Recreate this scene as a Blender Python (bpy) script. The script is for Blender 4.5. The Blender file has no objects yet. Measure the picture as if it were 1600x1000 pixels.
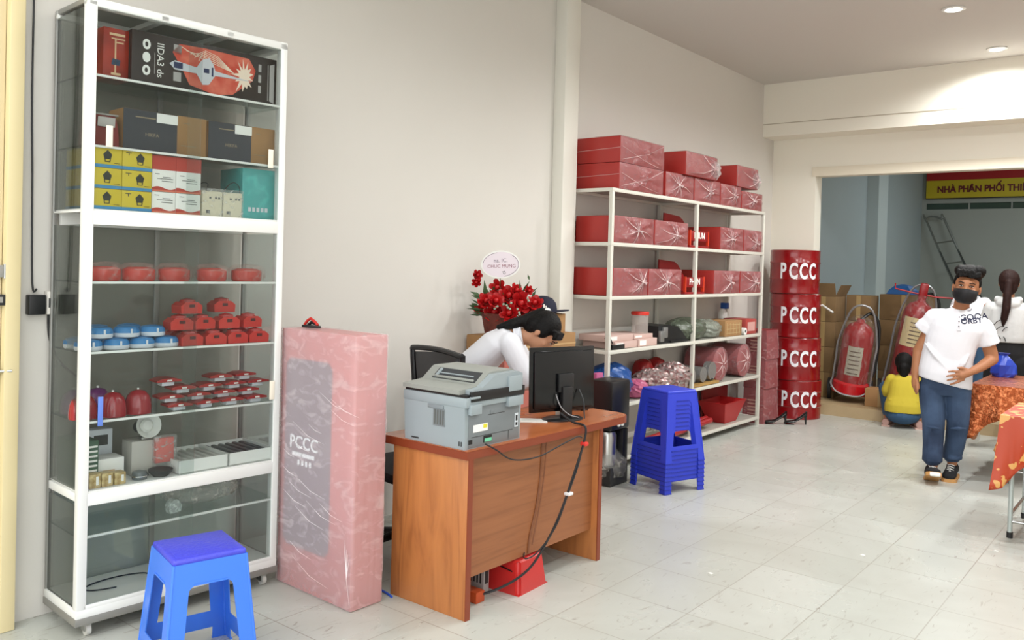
import bpy, bmesh, math, random
from mathutils import Vector, Matrix
from mathutils.geometry import tessellate_polygon
random.seed(7)
PI = math.pi
S = bpy.context.scene
COL = S.collection

# ---------------------------------------------------------------- camera
F_PX, CY_PX = 1335.03, 431.1
YAW, PITCH, ROLL = 0.6761024, 0.0138199, -0.0267886
CAMZ = 1.58
def cam_matrix():
    cy, sy, cp, sp = math.cos(YAW), math.sin(YAW), math.cos(PITCH), math.sin(PITCH)
    f = Vector((-sy*cp, cy*cp, -sp)); r = Vector((cy, sy, 0)); d = f.cross(r)
    c, s = math.cos(ROLL), math.sin(ROLL)
    r2 = c*r + s*d; d2 = -s*r + c*d
    m = Matrix((r2, -d2, -f)).transposed().to_4x4()
    m.translation = Vector((0, 0, CAMZ))
    return m
cam_d = bpy.data.cameras.new('camera'); cam = bpy.data.objects.new('camera', cam_d); COL.objects.link(cam)
cam_d.sensor_width = 36; cam_d.lens = F_PX/1600*36
cam_d.shift_y = -(500-CY_PX)/1600
cam_d.clip_start = .05; cam_d.clip_end = 200
cam.matrix_world = cam_matrix()
S.camera = cam
S.view_settings.view_transform = 'Standard'; S.view_settings.look = 'None'
S.view_settings.gamma = 1; S.view_settings.use_curve_mapping = False
S.view_settings.exposure = 0.06

S.cycles.transparent_max_bounces = 40; S.cycles.max_bounces = 14

# ---------------------------------------------------------------- world: bright overcast street
W = bpy.data.worlds.new('world'); S.world = W; W.use_nodes = True
wn = W.node_tree.nodes; wl = W.node_tree.links
bg = wn['Background']; bg.inputs[0].default_value = (.965, .99, .985, 1); bg.inputs[1].default_value = 2.7

def lin(h):
    if isinstance(h, (tuple, list)): v = [x/255 for x in h]
    else: v = [int(h[i:i+2], 16)/255 for i in (0, 2, 4)]
    return tuple(((x/12.92) if x <= .04045 else ((x+.055)/1.055)**2.4) for x in v) + (1,)

def lamp(name, kind, loc, energy, color=(1, 1, 1), size=.1, rot=(0, 0, 0), **k):
    d = bpy.data.lights.new(name, kind); d.energy = energy; d.color = color
    if kind == 'AREA': d.size = size
    else: d.shadow_soft_size = size
    for a, b in k.items(): setattr(d, a, b)
    o = bpy.data.objects.new(name, d); COL.objects.link(o); o.location = loc; o.rotation_euler = rot
    return o
CEIL = 3.68
DOWN = [(-1.558, 7.396), (-1.50, 8.90), (-1.60, 5.9), (-1.62, 4.4), (-1.62, 2.9), (.1, 4.4), (.1, 5.9), (.1, 7.4), (.1, 8.9), (.1, 2.9)]
for x, y in DOWN:
    lamp('downlight_lamp', 'SPOT', (x, y, CEIL-.04), 48 if y < 5 else 135, (.97, .985, .98), .09, spot_size=math.radians(165), spot_blend=.6)
lamp('backroom_lamp', 'AREA', (-1.2, 12.6, 3.5), 42, (.9, .97, 1.0), 1.2)

# ---------------------------------------------------------------- materials
MATS = {}
def mat(name, col, rough=.5, metal=0., noise=None, bump=None, spec=.5, emit=None, col2=None, coat=0., sub=0.):
    """noise=(scale, amount) mottles towards col2; bump=(scale, strength)"""
    if name in MATS: return MATS[name]
    m = bpy.data.materials.new(name); m.use_nodes = True; nt = m.node_tree; n = nt.nodes; L = nt.links
    b = n['Principled BSDF']; c = lin(col)
    b.inputs['Base Color'].default_value = c; b.inputs['Roughness'].default_value = rough
    b.inputs['Metallic'].default_value = metal; b.inputs['Specular IOR Level'].default_value = spec
    b.inputs['Coat Weight'].default_value = coat
    if sub: b.inputs['Subsurface Weight'].default_value = sub; b.inputs['Subsurface Scale'].default_value = .01
    tc = n.new('ShaderNodeTexCoord')
    if noise:
        t = n.new('ShaderNodeTexNoise'); t.inputs['Scale'].default_value = noise[0]; t.inputs['Detail'].default_value = 4
        L.new(tc.outputs['Object'], t.inputs['Vector'])
        mx = n.new('ShaderNodeMix'); mx.data_type = 'RGBA'
        r = n.new('ShaderNodeMapRange'); r.inputs[1].default_value = .35; r.inputs[2].default_value = .7; r.inputs[4].default_value = noise[1]
        L.new(t.outputs['Fac'], r.inputs[0]); L.new(r.outputs[0], mx.inputs[0])
        mx.inputs[6].default_value = c; mx.inputs[7].default_value = lin(col2) if col2 else tuple(x*.6 for x in c[:3])+(1,)
        L.new(mx.outputs[2], b.inputs['Base Color'])
    if bump:
        t = n.new('ShaderNodeTexNoise'); t.inputs['Scale'].default_value = bump[0]; t.inputs['Detail'].default_value = 3
        L.new(tc.outputs['Object'], t.inputs['Vector'])
        bp = n.new('ShaderNodeBump'); bp.inputs['Strength'].default_value = bump[1]; bp.inputs['Distance'].default_value = .01
        L.new(t.outputs['Fac'], bp.inputs['Height']); L.new(bp.outputs[0], b.inputs['Normal'])
    if emit:
        b.inputs['Emission Color'].default_value = c; b.inputs['Emission Strength'].default_value = emit
    MATS[name] = m; return m

def glass(name, tint=(.86, .9, .89), rough=.02, fac=.5):
    if name in MATS: return MATS[name]
    m = bpy.data.materials.new(name); m.use_nodes = True; nt = m.node_tree; n = nt.nodes; L = nt.links
    for x in list(n):
        if x.type != 'OUTPUT_MATERIAL': n.remove(x)
    out = [x for x in n if x.type == 'OUTPUT_MATERIAL'][0]
    tr = n.new('ShaderNodeBsdfTransparent'); tr.inputs[0].default_value = (*tint, 1)
    gl = n.new('ShaderNodeBsdfGlossy'); gl.inputs['Roughness'].default_value = rough; gl.inputs[0].default_value = (.9, .95, .95, 1)
    fr = n.new('ShaderNodeFresnel'); fr.inputs[0].default_value = 1.45
    mul = n.new('ShaderNodeMath'); mul.operation = 'MULTIPLY'; mul.inputs[1].default_value = fac
    mx = n.new('ShaderNodeMixShader')
    L.new(fr.outputs[0], mul.inputs[0]); L.new(mul.outputs[0], mx.inputs[0]); L.new(tr.outputs[0], mx.inputs[1]); L.new(gl.outputs[0], mx.inputs[2]); L.new(mx.outputs[0], out.inputs[0])
    MATS[name] = m; return m

def film(name, tint='e8c4c4', haze=.35, streak=.5, scale=(2, 14, 3), rough=.22, bumps=.6, tex=18):
    """crinkled clear plastic film: partly see-through, milky along its creases"""
    if name in MATS: return MATS[name]
    m = bpy.data.materials.new(name); m.use_nodes = True; nt = m.node_tree; n = nt.nodes; L = nt.links
    b = n['Principled BSDF']; b.inputs['Base Color'].default_value = lin(tint); b.inputs['Roughness'].default_value = rough
    out = [x for x in n if x.type == 'OUTPUT_MATERIAL'][0]
    tr = n.new('ShaderNodeBsdfTransparent'); mx = n.new('ShaderNodeMixShader')
    tc = n.new('ShaderNodeTexCoord'); mp = n.new('ShaderNodeMapping'); mp.inputs['Scale'].default_value = scale
    L.new(tc.outputs['Object'], mp.inputs[0])
    v = n.new('ShaderNodeTexNoise'); v.inputs['Scale'].default_value = 3; v.inputs['Detail'].default_value = 6; v.inputs['Distortion'].default_value = 1.2
    L.new(mp.outputs[0], v.inputs['Vector'])
    r = n.new('ShaderNodeMapRange'); r.inputs[1].default_value = .52; r.inputs[2].default_value = .68; r.inputs[3].default_value = haze; r.inputs[4].default_value = haze+streak
    L.new(v.outputs['Fac'], r.inputs[0]); L.new(r.outputs[0], mx.inputs[0])
    w = n.new('ShaderNodeTexVoronoi'); w.inputs['Scale'].default_value = tex; w.feature = 'DISTANCE_TO_EDGE'
    L.new(mp.outputs[0], w.inputs['Vector'])
    bp = n.new('ShaderNodeBump'); bp.inputs['Strength'].default_value = bumps; bp.inputs['Distance'].default_value = .01
    L.new(v.outputs['Fac'], bp.inputs['Height']); L.new(bp.outputs[0], b.inputs['Normal'])
    L.new(tr.outputs[0], mx.inputs[1]); L.new(b.outputs[0], mx.inputs[2]); L.new(mx.outputs[0], out.inputs[0])
    MATS[name] = m; return m

def wood(name, c1, c2, scale=(1, 1, 1), rough=.35, rot=(0, 0, 0), wscale=2.2):
    if name in MATS: return MATS[name]
    m = bpy.data.materials.new(name); m.use_nodes = True; nt = m.node_tree; n = nt.nodes; L = nt.links
    b = n['Principled BSDF']; b.inputs['Roughness'].default_value = rough
    tc = n.new('ShaderNodeTexCoord'); mp = n.new('ShaderNodeMapping'); mp.inputs['Scale'].default_value = scale; mp.inputs['Rotation'].default_value = rot
    L.new(tc.outputs['Object'], mp.inputs[0])
    t = n.new('ShaderNodeTexNoise'); t.inputs['Scale'].default_value = wscale; t.inputs['Detail'].default_value = 7; t.inputs['Distortion'].default_value = 2.0
    L.new(mp.outputs[0], t.inputs['Vector'])
    cr = n.new('ShaderNodeValToRGB'); e = cr.color_ramp.elements
    e[0].position = .3; e[0].color = lin(c2); e[1].position = .62; e[1].color = lin(c1)
    x = e.new(.47); x.color = tuple((a*.7+c*.3) for a, c in zip(lin(c1), lin(c2)))
    L.new(t.outputs['Fac'], cr.inputs[0]); L.new(cr.outputs[0], b.inputs['Base Color'])
    MATS[name] = m; return m

# ---------------------------------------------------------------- mesh builder
class MB:
    def __init__(s): s.bm = bmesh.new()
    def _fin(s, vs, mi, M):
        if M is not None: bmesh.ops.transform(s.bm, matrix=M, verts=list(vs))
        fs = set()
        for v in vs: fs.update(v.link_faces)
        for f in fs: f.material_index = mi
        return s
    def box(s, x0, x1, y0, y1, z0, z1, mi=0, bev=0., M=None, seg=2):
        x0, x1 = sorted((x0, x1)); y0, y1 = sorted((y0, y1)); z0, z1 = sorted((z0, z1))
        vs = [s.bm.verts.new(p) for p in ((x0,y0,z0),(x1,y0,z0),(x1,y1,z0),(x0,y1,z0),(x0,y0,z1),(x1,y0,z1),(x1,y1,z1),(x0,y1,z1))]
        fs = [s.bm.faces.new([vs[i] for i in q]) for q in ((3,2,1,0),(4,5,6,7),(0,1,5,4),(1,2,6,5),(2,3,7,6),(3,0,4,7))]
        if bev > 0:
            ed = list({e for f in fs for e in f.edges})
            r = bmesh.ops.bevel(s.bm, geom=ed, offset=bev, segments=seg, affect='EDGES', profile=.5)
            vs = list({v for f in r['faces'] for v in f.verts} | {v for v in vs if v.is_valid})
        return s._fin(vs, mi, M)
    def quad(s, *p, mi=0):
        vs = [s.bm.verts.new(q) for q in p]; s.bm.faces.new(vs).material_index = mi; return s
    def rings(s, R, mi=0, caps=True, M=None, closed=True):
        vr = [[s.bm.verts.new(p) for p in r] for r in R]
        n = len(vr[0])
        for a, b in zip(vr, vr[1:]):
            for i in range(n if closed else n-1):
                j = (i+1) % n
                s.bm.faces.new((a[i], a[j], b[j], b[i]))
        if caps:
            s.bm.faces.new(list(reversed(vr[0]))); s.bm.faces.new(vr[-1])
        return s._fin([v for r in vr for v in r], mi, M)
    def tube(s, pts, r, seg=8, mi=0, M=None, flat=1.):
        pts = [Vector(p) for p in pts]; n = len(pts)
        if not isinstance(r, (list, tuple)): r = [r]*n
        R = []; up = None
        for i, p in enumerate(pts):
            t = (pts[min(i+1, n-1)]-pts[max(i-1, 0)])
            if t.length < 1e-9: t = Vector((0, 0, 1))
            t.normalize()
            if up is None:
                up = Vector((0, 0, 1)) if abs(t.z) < .9 else Vector((1, 0, 0))
            a = t.cross(up); a.normalize(); b = a.cross(t); up = b
            R.append([p+(a*math.cos(q)+b*math.sin(q)*flat)*r[i] for q in (2*PI*k/seg for k in range(seg))])
        return s.rings([list(reversed(x)) for x in R], mi, True, M)
    def wire(s, pts, r, seg=8, mi=0, n=5, M=None):
        P = [Vector(p) for p in pts]; out = []
        for i in range(len(P)-1):
            a, b, c, d = P[max(i-1, 0)], P[i], P[i+1], P[min(i+2, len(P)-1)]
            for k in range(n):
                t = k/n; out.append(.5*((2*b)+(c-a)*t+(2*a-5*b+4*c-d)*t*t+(3*b-a-3*c+d)*t**3))
        out.append(P[-1])
        return s.tube(out, r, seg, mi, M)
    def cyl(s, p0, p1, r0, r1=None, seg=20, mi=0, M=None):
        return s.tube([p0, p1], [r0, r0 if r1 is None else r1], seg, mi, M)
    def lathe(s, prof, c=(0, 0, 0), seg=24, mi=0, M=None, ex=1., ey=1.):
        R = [[Vector((c[0]+r*ex*math.cos(2*PI*k/seg), c[1]+r*ey*math.sin(2*PI*k/seg), c[2]+z)) for k in range(seg)] for r, z in prof]
        return s.rings(R, mi, True, M)
    def ball(s, c, r, seg=16, mi=0, M=None):
        if not isinstance(r, (list, tuple)): r = (r, r, r)
        k = bmesh.ops.create_uvsphere(s.bm, u_segments=seg, v_segments=max(6, seg*2//3), radius=1)
        T = Matrix.Translation(c) @ Matrix.Diagonal((r[0], r[1], r[2], 1))
        if M is not None: T = M @ T
        return s._fin(k['verts'], mi, T)
    def plate(s, outer, holes=(), t=.004, mi=0, M=None):
        """flat plate in local XY with holes, extruded along +Z by t"""
        loops = [list(outer)]+[list(h) for h in holes]
        flat = [p for l in loops for p in l]
        tri = tessellate_polygon([[Vector((p[0], p[1], 0)) for p in l] for l in loops])
        a = [s.bm.verts.new((p[0], p[1], 0)) for p in flat]; b = [s.bm.verts.new((p[0], p[1], t)) for p in flat]
        for q in tri:
            try:
                s.bm.faces.new([a[i] for i in q]); s.bm.faces.new([b[i] for i in reversed(q)])
            except ValueError: pass
        k = 0
        for l in loops:
            n = len(l)
            for i in range(n):
                j = (i+1) % n
                try: s.bm.faces.new((a[k+i], a[k+j], b[k+j], b[k+i]))
                except ValueError: pass
            k += n
        return s._fin(a+b, mi, M)
    def build(s, name, mats, parent=None, smooth=35, loc=None, rot=None, recalc=True):
        me = bpy.data.meshes.new(name)
        if recalc: bmesh.ops.recalc_face_normals(s.bm, faces=s.bm.faces[:])
        s.bm.to_mesh(me); s.bm.free()
        if not isinstance(mats, (list, tuple)): mats = [mats]
        for m in mats: me.materials.append(m)
        if smooth:
            me.polygons.foreach_set('use_smooth', [True]*len(me.polygons))
            me.set_sharp_from_angle(angle=math.radians(smooth))
        o = bpy.data.objects.new(name, me); COL.objects.link(o)
        if parent: o.parent = parent
        if loc: o.location = loc
        if rot: o.rotation_euler = rot
        return o

def link_mesh(name, me, mats, parent=None):
    me.name = name
    for m in (mats if isinstance(mats, (list, tuple)) else [mats]): me.materials.append(m)
    o = bpy.data.objects.new(name, me); COL.objects.link(o)
    if parent: o.parent = parent
    return o

def bake(o, name, mats, parent=None, smooth=True):
    """apply the modifiers of a temporary object and keep only the finished mesh"""
    bpy.context.view_layer.update()
    dg = bpy.context.evaluated_depsgraph_get()
    me = bpy.data.meshes.new_from_object(o.evaluated_get(dg))
    old = o.data; bpy.data.objects.remove(o)
    me.materials.clear()
    r = link_mesh(name, me, mats, parent)
    if smooth: me.polygons.foreach_set('use_smooth', [True]*len(me.polygons))
    return r

def blob(mb, name, m, parent, voxel=.007, smooth=4, factor=.5, deci=None):
    o = mb.build('tmp', [], None, smooth=0)
    r = o.modifiers.new('r', 'REMESH'); r.mode = 'VOXEL'; r.voxel_size = voxel; r.use_smooth_shade = True
    if smooth:
        q = o.modifiers.new('s', 'SMOOTH'); q.iterations = smooth; q.factor = factor
    return bake(o, name, m, parent)

def text_mesh(body, size, depth=.002, bold=0., align='CENTER'):
    cu = bpy.data.curves.new('t', 'FONT'); cu.body = body; cu.size = size; cu.extrude = depth/2; cu.offset = bold
    cu.align_x = align; cu.align_y = 'CENTER'; cu.resolution_u = 3
    o = bpy.data.objects.new('t', cu); COL.objects.link(o)
    bpy.context.view_layer.update()
    dg = bpy.context.evaluated_depsgraph_get()
    me = bpy.data.meshes.new_from_object(o.evaluated_get(dg))
    bpy.data.objects.remove(o); me.materials.clear()
    return me

def text(name, body, size, m, parent, M, depth=.002, bold=0., align='CENTER'):
    me = text_mesh(body, size, depth, bold, align); me.transform(M)
    return link_mesh(name, me, m, parent)

def frame(origin, xdir, ydir):
    """matrix whose local X runs along xdir, local Y along ydir, local Z out of that plane"""
    x = Vector(xdir).normalized(); y = Vector(ydir); y = (y - x*x.dot(y)).normalized(); z = x.cross(y)
    m = Matrix((x, y, z)).transposed().to_4x4(); m.translation = Vector(origin)
    return m

def tag(o, label, cat, group=None):
    o['label'] = label; o['category'] = cat
    if group: o['group'] = group
    return o
def thing(name, label, cat, loc=(0, 0, 0), rz=0., group=None):
    o = bpy.data.objects.new(name, None); COL.objects.link(o); o.location = loc; o.rotation_euler = (0, 0, rz)
    o.empty_display_size = .1
    return tag(o, label, cat, group)
def struct(o): o['kind'] = 'structure'; return o
def dup(root, loc, rz=None, label=None, group=None, mats=None):
    def cp(o, parent):
        c = o.copy(); COL.objects.link(c)
        if parent: c.parent = parent
        for ch in [q for q in KIDS.get(o.name, [])]: cp(ch, c)
        return c
    KIDS = {}
    for q in COL.objects:
        if q.parent: KIDS.setdefault(q.parent.name, []).append(q)
    r = cp(root, None); r.location = loc
    if rz is not None: r.rotation_euler = (0, 0, rz)
    if label: r['label'] = label
    if group: r['group'] = group
    return r
def rot(ax, deg): return Matrix.Rotation(math.radians(deg), 4, ax)
def T(x, y, z): return Matrix.Translation((x, y, z))

# common materials
white_metal = mat('white_powder_metal', 'e6e6e2', .35, spec=.5)
rack_metal = mat('cream_rack_metal', 'd6d3c8', .4)
red_paint = mat('red_painted_steel', 'aa2f29', .4, noise=(3, .3), col2='942523')
dark_red = mat('dark_red_steel', '8c1215', .4)
black = mat('black_plastic', '111113', .4)
black_soft = mat('black_fabric', '131316', .85, bump=(160, .3))
white = mat('white_card', 'ecebe6', .6)
steel = mat('brushed_steel', 'b8b8b6', .28, 1.)
chrome = mat('chrome', 'd8d8d8', .12, 1.)
carton = mat('brown_cardboard', 'a57d52', .85, noise=(5, .5), col2='8d693f')
carton_dark = mat('old_cardboard', '7f6443', .9, noise=(4, .6), col2='66502f')
wrapfilm = film('crinkled_wrap_film', 'a98082', .40, .3, (6, 9, 9))
crease = mat('film_crease', 'e6d2d0', .3)
clear_film = film('clear_film', 'e4e4e0', .16, .4, (7, 7, 9))
gout = mat('dark_outline', '2a2a2a', .6)

# ================================================================= SETTING
YB = 9.62; XL = -3.88; XR = 1.25
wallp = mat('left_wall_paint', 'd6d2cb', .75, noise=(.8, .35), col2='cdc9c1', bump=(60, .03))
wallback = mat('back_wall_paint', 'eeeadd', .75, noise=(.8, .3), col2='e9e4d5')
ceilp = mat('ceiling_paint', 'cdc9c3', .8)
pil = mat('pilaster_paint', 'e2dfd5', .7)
blue_wall = mat('back_room_paint', 'a3b2b8', .8, noise=(.7, .4), col2='97a7ab')
grey_wall = mat('back_room_grey_paint', '9aa19c', .8, noise=(.6, .4), col2='8a918c')

def floor_mat():
    m = bpy.data.materials.new('ceramic_tiles'); m.use_nodes = True; nt = m.node_tree; n = nt.nodes; L = nt.links
    b = n['Principled BSDF']
    tc = n.new('ShaderNodeTexCoord'); mp = n.new('ShaderNodeMapping'); mp.inputs['Location'].default_value = (.91, -4.0, 0)
    L.new(tc.outputs['Object'], mp.inputs[0])
    br = n.new('ShaderNodeTexBrick'); br.offset = 0; br.inputs['Scale'].default_value = 1
    br.inputs['Brick Width'].default_value = .4345; br.inputs['Row Height'].default_value = .4345
    br.inputs['Mortar Size'].default_value = .0032; br.inputs['Mortar Smooth'].default_value = .3
    br.inputs['Color1'].default_value = lin('c1c3bc'); br.inputs['Color2'].default_value = lin('babcb4'); br.inputs['Mortar'].default_value = lin('a09d94')
    L.new(mp.outputs[0], br.inputs['Vector'])
    t = n.new('ShaderNodeTexNoise'); t.inputs['Scale'].default_value = 1.3; t.inputs['Detail'].default_value = 8; t.inputs['Distortion'].default_value = .8
    L.new(tc.outputs['Object'], t.inputs['Vector'])
    mr = n.new('ShaderNodeMapRange'); mr.inputs[1].default_value = .42; mr.inputs[2].default_value = .68; mr.inputs[4].default_value = .55
    L.new(t.outputs['Fac'], mr.inputs[0])
    mx = n.new('ShaderNodeMix'); mx.data_type = 'RGBA'; mx.inputs[7].default_value = lin('a9a89f')
    L.new(mr.outputs[0], mx.inputs[0]); L.new(br.outputs['Color'], mx.inputs[6])
    # scuffs: thin elongated marks
    mp2 = n.new('ShaderNodeMapping'); mp2.inputs['Scale'].default_value = (9, 2.2, 1); mp2.inputs['Rotation'].default_value = (0, 0, .3)
    L.new(tc.outputs['Object'], mp2.inputs[0])
    t2 = n.new('ShaderNodeTexNoise'); t2.inputs['Scale'].default_value = 2.2; t2.inputs['Detail'].default_value = 10; t2.inputs['Distortion'].default_value = 2.5
    L.new(mp2.outputs[0], t2.inputs['Vector'])
    m2 = n.new('ShaderNodeMapRange'); m2.inputs[1].default_value = .62; m2.inputs[2].default_value = .74; m2.inputs[4].default_value = .75
    L.new(t2.outputs['Fac'], m2.inputs[0])
    mx2 = n.new('ShaderNodeMix'); mx2.data_type = 'RGBA'; mx2.inputs[7].default_value = lin('8b8379')
    L.new(m2.outputs[0], mx2.inputs[0]); L.new(mx.outputs[2], mx2.inputs[6])
    L.new(mx2.outputs[2], b.inputs['Base Color'])
    r = n.new('ShaderNodeMapRange'); r.inputs[3].default_value = .16; r.inputs[4].default_value = .42
    L.new(t.outputs['Fac'], r.inputs[0]); L.new(r.outputs[0], b.inputs['Roughness'])
    return m
fm = floor_mat()
struct(MB().box(XL-.2, XR+.2, -1.0, YB, -.12, 0).build('floor', fm, smooth=0))
pave = mat('pavement_concrete', '9f9c96', .8, noise=(2, .5))
struct(MB().box(-14, 14, -16, -1.0, -.16, -.02).build('pavement', pave, smooth=0))  # unseen street ground outside the shop, added to bounce daylight in
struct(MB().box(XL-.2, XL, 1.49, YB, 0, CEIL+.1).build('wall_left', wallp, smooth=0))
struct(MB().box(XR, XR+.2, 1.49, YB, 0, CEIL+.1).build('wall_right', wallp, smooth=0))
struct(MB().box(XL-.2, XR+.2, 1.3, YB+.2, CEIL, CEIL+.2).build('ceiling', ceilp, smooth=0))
# back wall with the wide opening
mb = MB(); mb.box(XL-.2, -3.38, YB, YB+.2, 0, CEIL+.1); mb.box(-3.38, XR+.2, YB, YB+.2, 2.66, CEIL+.1)
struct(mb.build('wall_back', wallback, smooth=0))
struct(MB().box(-3.42, XR, YB-.012, YB, 2.655, 2.76).build('trim_1', mat('lintel_plaster', 'e2dac7', .7), smooth=0))
mb = MB(); mb.box(XL, XR, 9.3, YB, 3.09, CEIL); mb.box(XL, XR, 9.296, 9.302, 3.225, 3.233, 1)
struct(mb.build('trim_2', [wallback, mat('plaster_seam', 'b3a995', .8)], smooth=0))
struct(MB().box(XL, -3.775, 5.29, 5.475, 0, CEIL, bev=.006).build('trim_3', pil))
# back room
struct(MB().box(-3.38, 3.0, YB-.02, YB+.2, -.05, .12).box(-3.8, 3.0, YB+.2, 15.5, -.05, .12).build('floor_back_room', mat('tan_step_tiles', 'b8a27e', .4, noise=(3, .4), col2='a08a66'), smooth=0))
struct(MB().box(-3.8, -3.6, YB+.2, 15.5, .12, 3.9).build('wall_back_room_left', blue_wall, smooth=0))
struct(MB().box(-3.6, -3.45, 12.3, 12.75, .12, 3.9).build('trim_4', mat('back_room_pilaster_paint', 'b4c2c5', .8), smooth=0))
mb = MB(); mb.box(-3.8, 3.0, 15.3, 15.5, .12, 2.66); mb.box(-3.8, 3.0, 15.3, 15.5, 2.76, 3.9); mb.box(-3.8, -3.53, 15.3, 15.5, 2.66, 2.76)
struct(mb.build('wall_back_room_end', grey_wall, smooth=0))
struct(MB().box(3.0, 3.2, YB+.2, 15.5, .12, 3.9).build('wall_back_room_right', grey_wall, smooth=0))
struct(MB().box(-3.8, 3.2, YB+.2, 15.5, 3.7, 3.9).build('ceiling_back_room', ceilp, smooth=0))
# narrow vent window under the sign
mb = MB(); mb.box(-3.53, 1.0, 15.34, 15.35, 2.66, 2.76)
for x in (-2.9, -2.3, -1.7, -1.1, -.5): mb.box(x-.01, x+.01, 15.31, 15.36, 2.66, 2.76, 1)
wv = struct(mb.build('window_1', [mat('dark_green_glass', '3d4f46', .15), grey_wall], smooth=0))
# open steel door and post at the entrance
cream = mat('cream_door_paint', 'dfcfa2', .45, noise=(1.5, .3), col2='d0bd8c')
struct(MB().box(XL-.02, -3.80, 1.43, 1.49, 0, CEIL, bev=.006).build('trim_5', cream))
d = struct(MB().box(-3.87, -3.835, .35, 1.428, .02, 3.2, bev=.004).build('door_1', mat('beige_door_paint', 'd9c8a2', .5)))
mb = MB(); mb.cyl((-3.83, 1.36, 1.085), (-3.80, 1.46, 1.085), .006, mi=0); mb.box(-3.835, -3.805, 1.385, 1.41, 1.07, 1.10, 0, .003)
mb.build('door_bolt', steel, d)
mb = MB(); mb.box(-3.836, -3.80, 1.398, 1.43, 1.355, 1.40, 0, .003); mb.box(-3.8, -3.797, 1.407, 1.42, 1.367, 1.39, 1)
mb.build('latch', [gout, steel], d)
mb = MB(); mb.box(-3.836, -3.806, 1.40, 1.43, 1.47, 1.52, 0, .002); mb.cyl((-3.81, 1.43, 1.465), (-3.81, 1.43, 1.525), .006)
mb.build('hinge', steel, d)
# ceiling downlights
lampglow = mat('lit_lamp_glass', 'fffdf5', .5, emit=9)
for i, (x, y) in enumerate(DOWN):
    if i < 2 or True:
        lab = ['round recessed ceiling light, the one nearer the camera above the man', 'round recessed ceiling light close to the rear ceiling beam'][i] if i < 2 else 'round recessed ceiling light in the part of the ceiling nearer the street'
        t = thing('ceiling_light', lab, 'ceiling light', (x, y, CEIL), 0, 'recessed ceiling lights')
        MB().lathe([(.058, .0), (.085, -.001), (.088, -.008), (.07, -.014), (.06, -.010)], seg=32).build('trim_ring', white_metal, t)
        MB().lathe([(.001, -.004), (.06, -.004), (.058, -.012), (.001, -.014)], seg=32).build('diffuser', lampglow, t)
# electric box on the left wall
t = thing('electric_box', 'small white electric meter box beside a black switch on the left wall', 'electric box', (XL, 1.60, 1.36))
MB().box(0, .035, .012, .05, -.05, .05, bev=.004).build('housing', mat('offwhite_plastic', 'd8d3cb', .5), t)
MB().box(.0352, .037, .018, .044, -.02, .02).build('display', gout, t)
MB().box(0, .04, -.062, .006, -.05, .035, bev=.004).build('switch_body', black, t)
tag(MB().wire([(XL+.01, 1.55, CEIL), (XL+.01, 1.545, 2.4), (XL+.012, 1.552, 1.9), (XL+.01, 1.56, 1.45), (XL+.02, 1.575, 1.42)], .004).build('wire', black), 'thin black wire running down the left wall to the electric box', 'wire')
tag(MB().wire([(XL+.015, 1.625, 1.31), (XL+.012, 1.635, 1.2), (XL+.012, 1.68, 1.1), (XL+.012, 1.75, 1.03)], .005).build('cable', black), 'black cable drooping from below the electric box to the cabinet', 'cable')

# ================================================================= DISPLAY CABINET
CO = Vector((-3.502, 1.602, 0)); CTH = math.radians(86.3)
CU = Vector((math.cos(CTH), math.sin(CTH), 0)); CV = Vector((-math.sin(CTH), math.cos(CTH), 0))
def cab(x, y, z): return tuple(CO + CU*x + CV*y + Vector((0, 0, z)))
CW, CD = .924, .352
cb = thing('display_cabinet', 'tall white aluminium glass display cabinet on castors against the left wall', 'cabinet', CO, CTH)
pn = glass('cabinet_glass', (.925, .945, .94), .03, .5)
mb = MB()
mb.box(0, CW, 0, CD, .085, .125, 0, .003)            # plinth
mb.box(-.004, CW+.004, -.004, CD, .06, .09, 1, .002)
mb.build('base', [white_metal, mat('grey_plinth', '8b8983', .5, .3)], cb)
for x0, y0, w in ((0, 0, .04), (CW-.034, 0, .034), (0, CD-.03, .03), (CW-.03, CD-.03, .03)):
    MB().box(x0 if y0 == 0 or x0 < .1 else x0+w-.02, (x0+w if y0 == 0 or x0 > .1 else x0+.02), y0 if y0 == 0 else y0+.012, y0+(.04 if y0 == 0 else .03), .12, 2.60, bev=.004).build('post', white_metal if y0 == 0 else mat('grey_aluminium', '8d8c88', .4, .4), cb)
MB().box(CW*.5-.012, CW*.5+.012, CD-.02, CD-.004, .12, 2.6, bev=.003).build('back_stile', mat('grey_aluminium', '9c9c98', .4, .4), cb)
mb = MB(); mb.box(0, CW, 0, .045, 2.575, 2.612, bev=.008); mb.box(0, CW, CD-.04, CD, 2.575, 2.612, bev=.004)
mb.box(0, .02, .04, CD, 2.59, 2.612, 1, bev=.004); mb.box(CW-.04, CW, 0, CD, 2.575, 2.612, bev=.004); mb.box(CW*.33, CW*.33+.03, 0, CD, 2.58, 2.6); mb.box(CW*.66, CW*.66+.03, 0, CD, 2.58, 2.6)
mb.build('top_frame', [white_metal, mat('grey_aluminium', '8d8c88', .4, .4)], cb)
MB().box(.01, CW-.01, .01, CD-.01, 2.6, 2.608).build('top_panel', mat('frosted_panel', 'a9a9a4', .6), cb)
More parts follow.
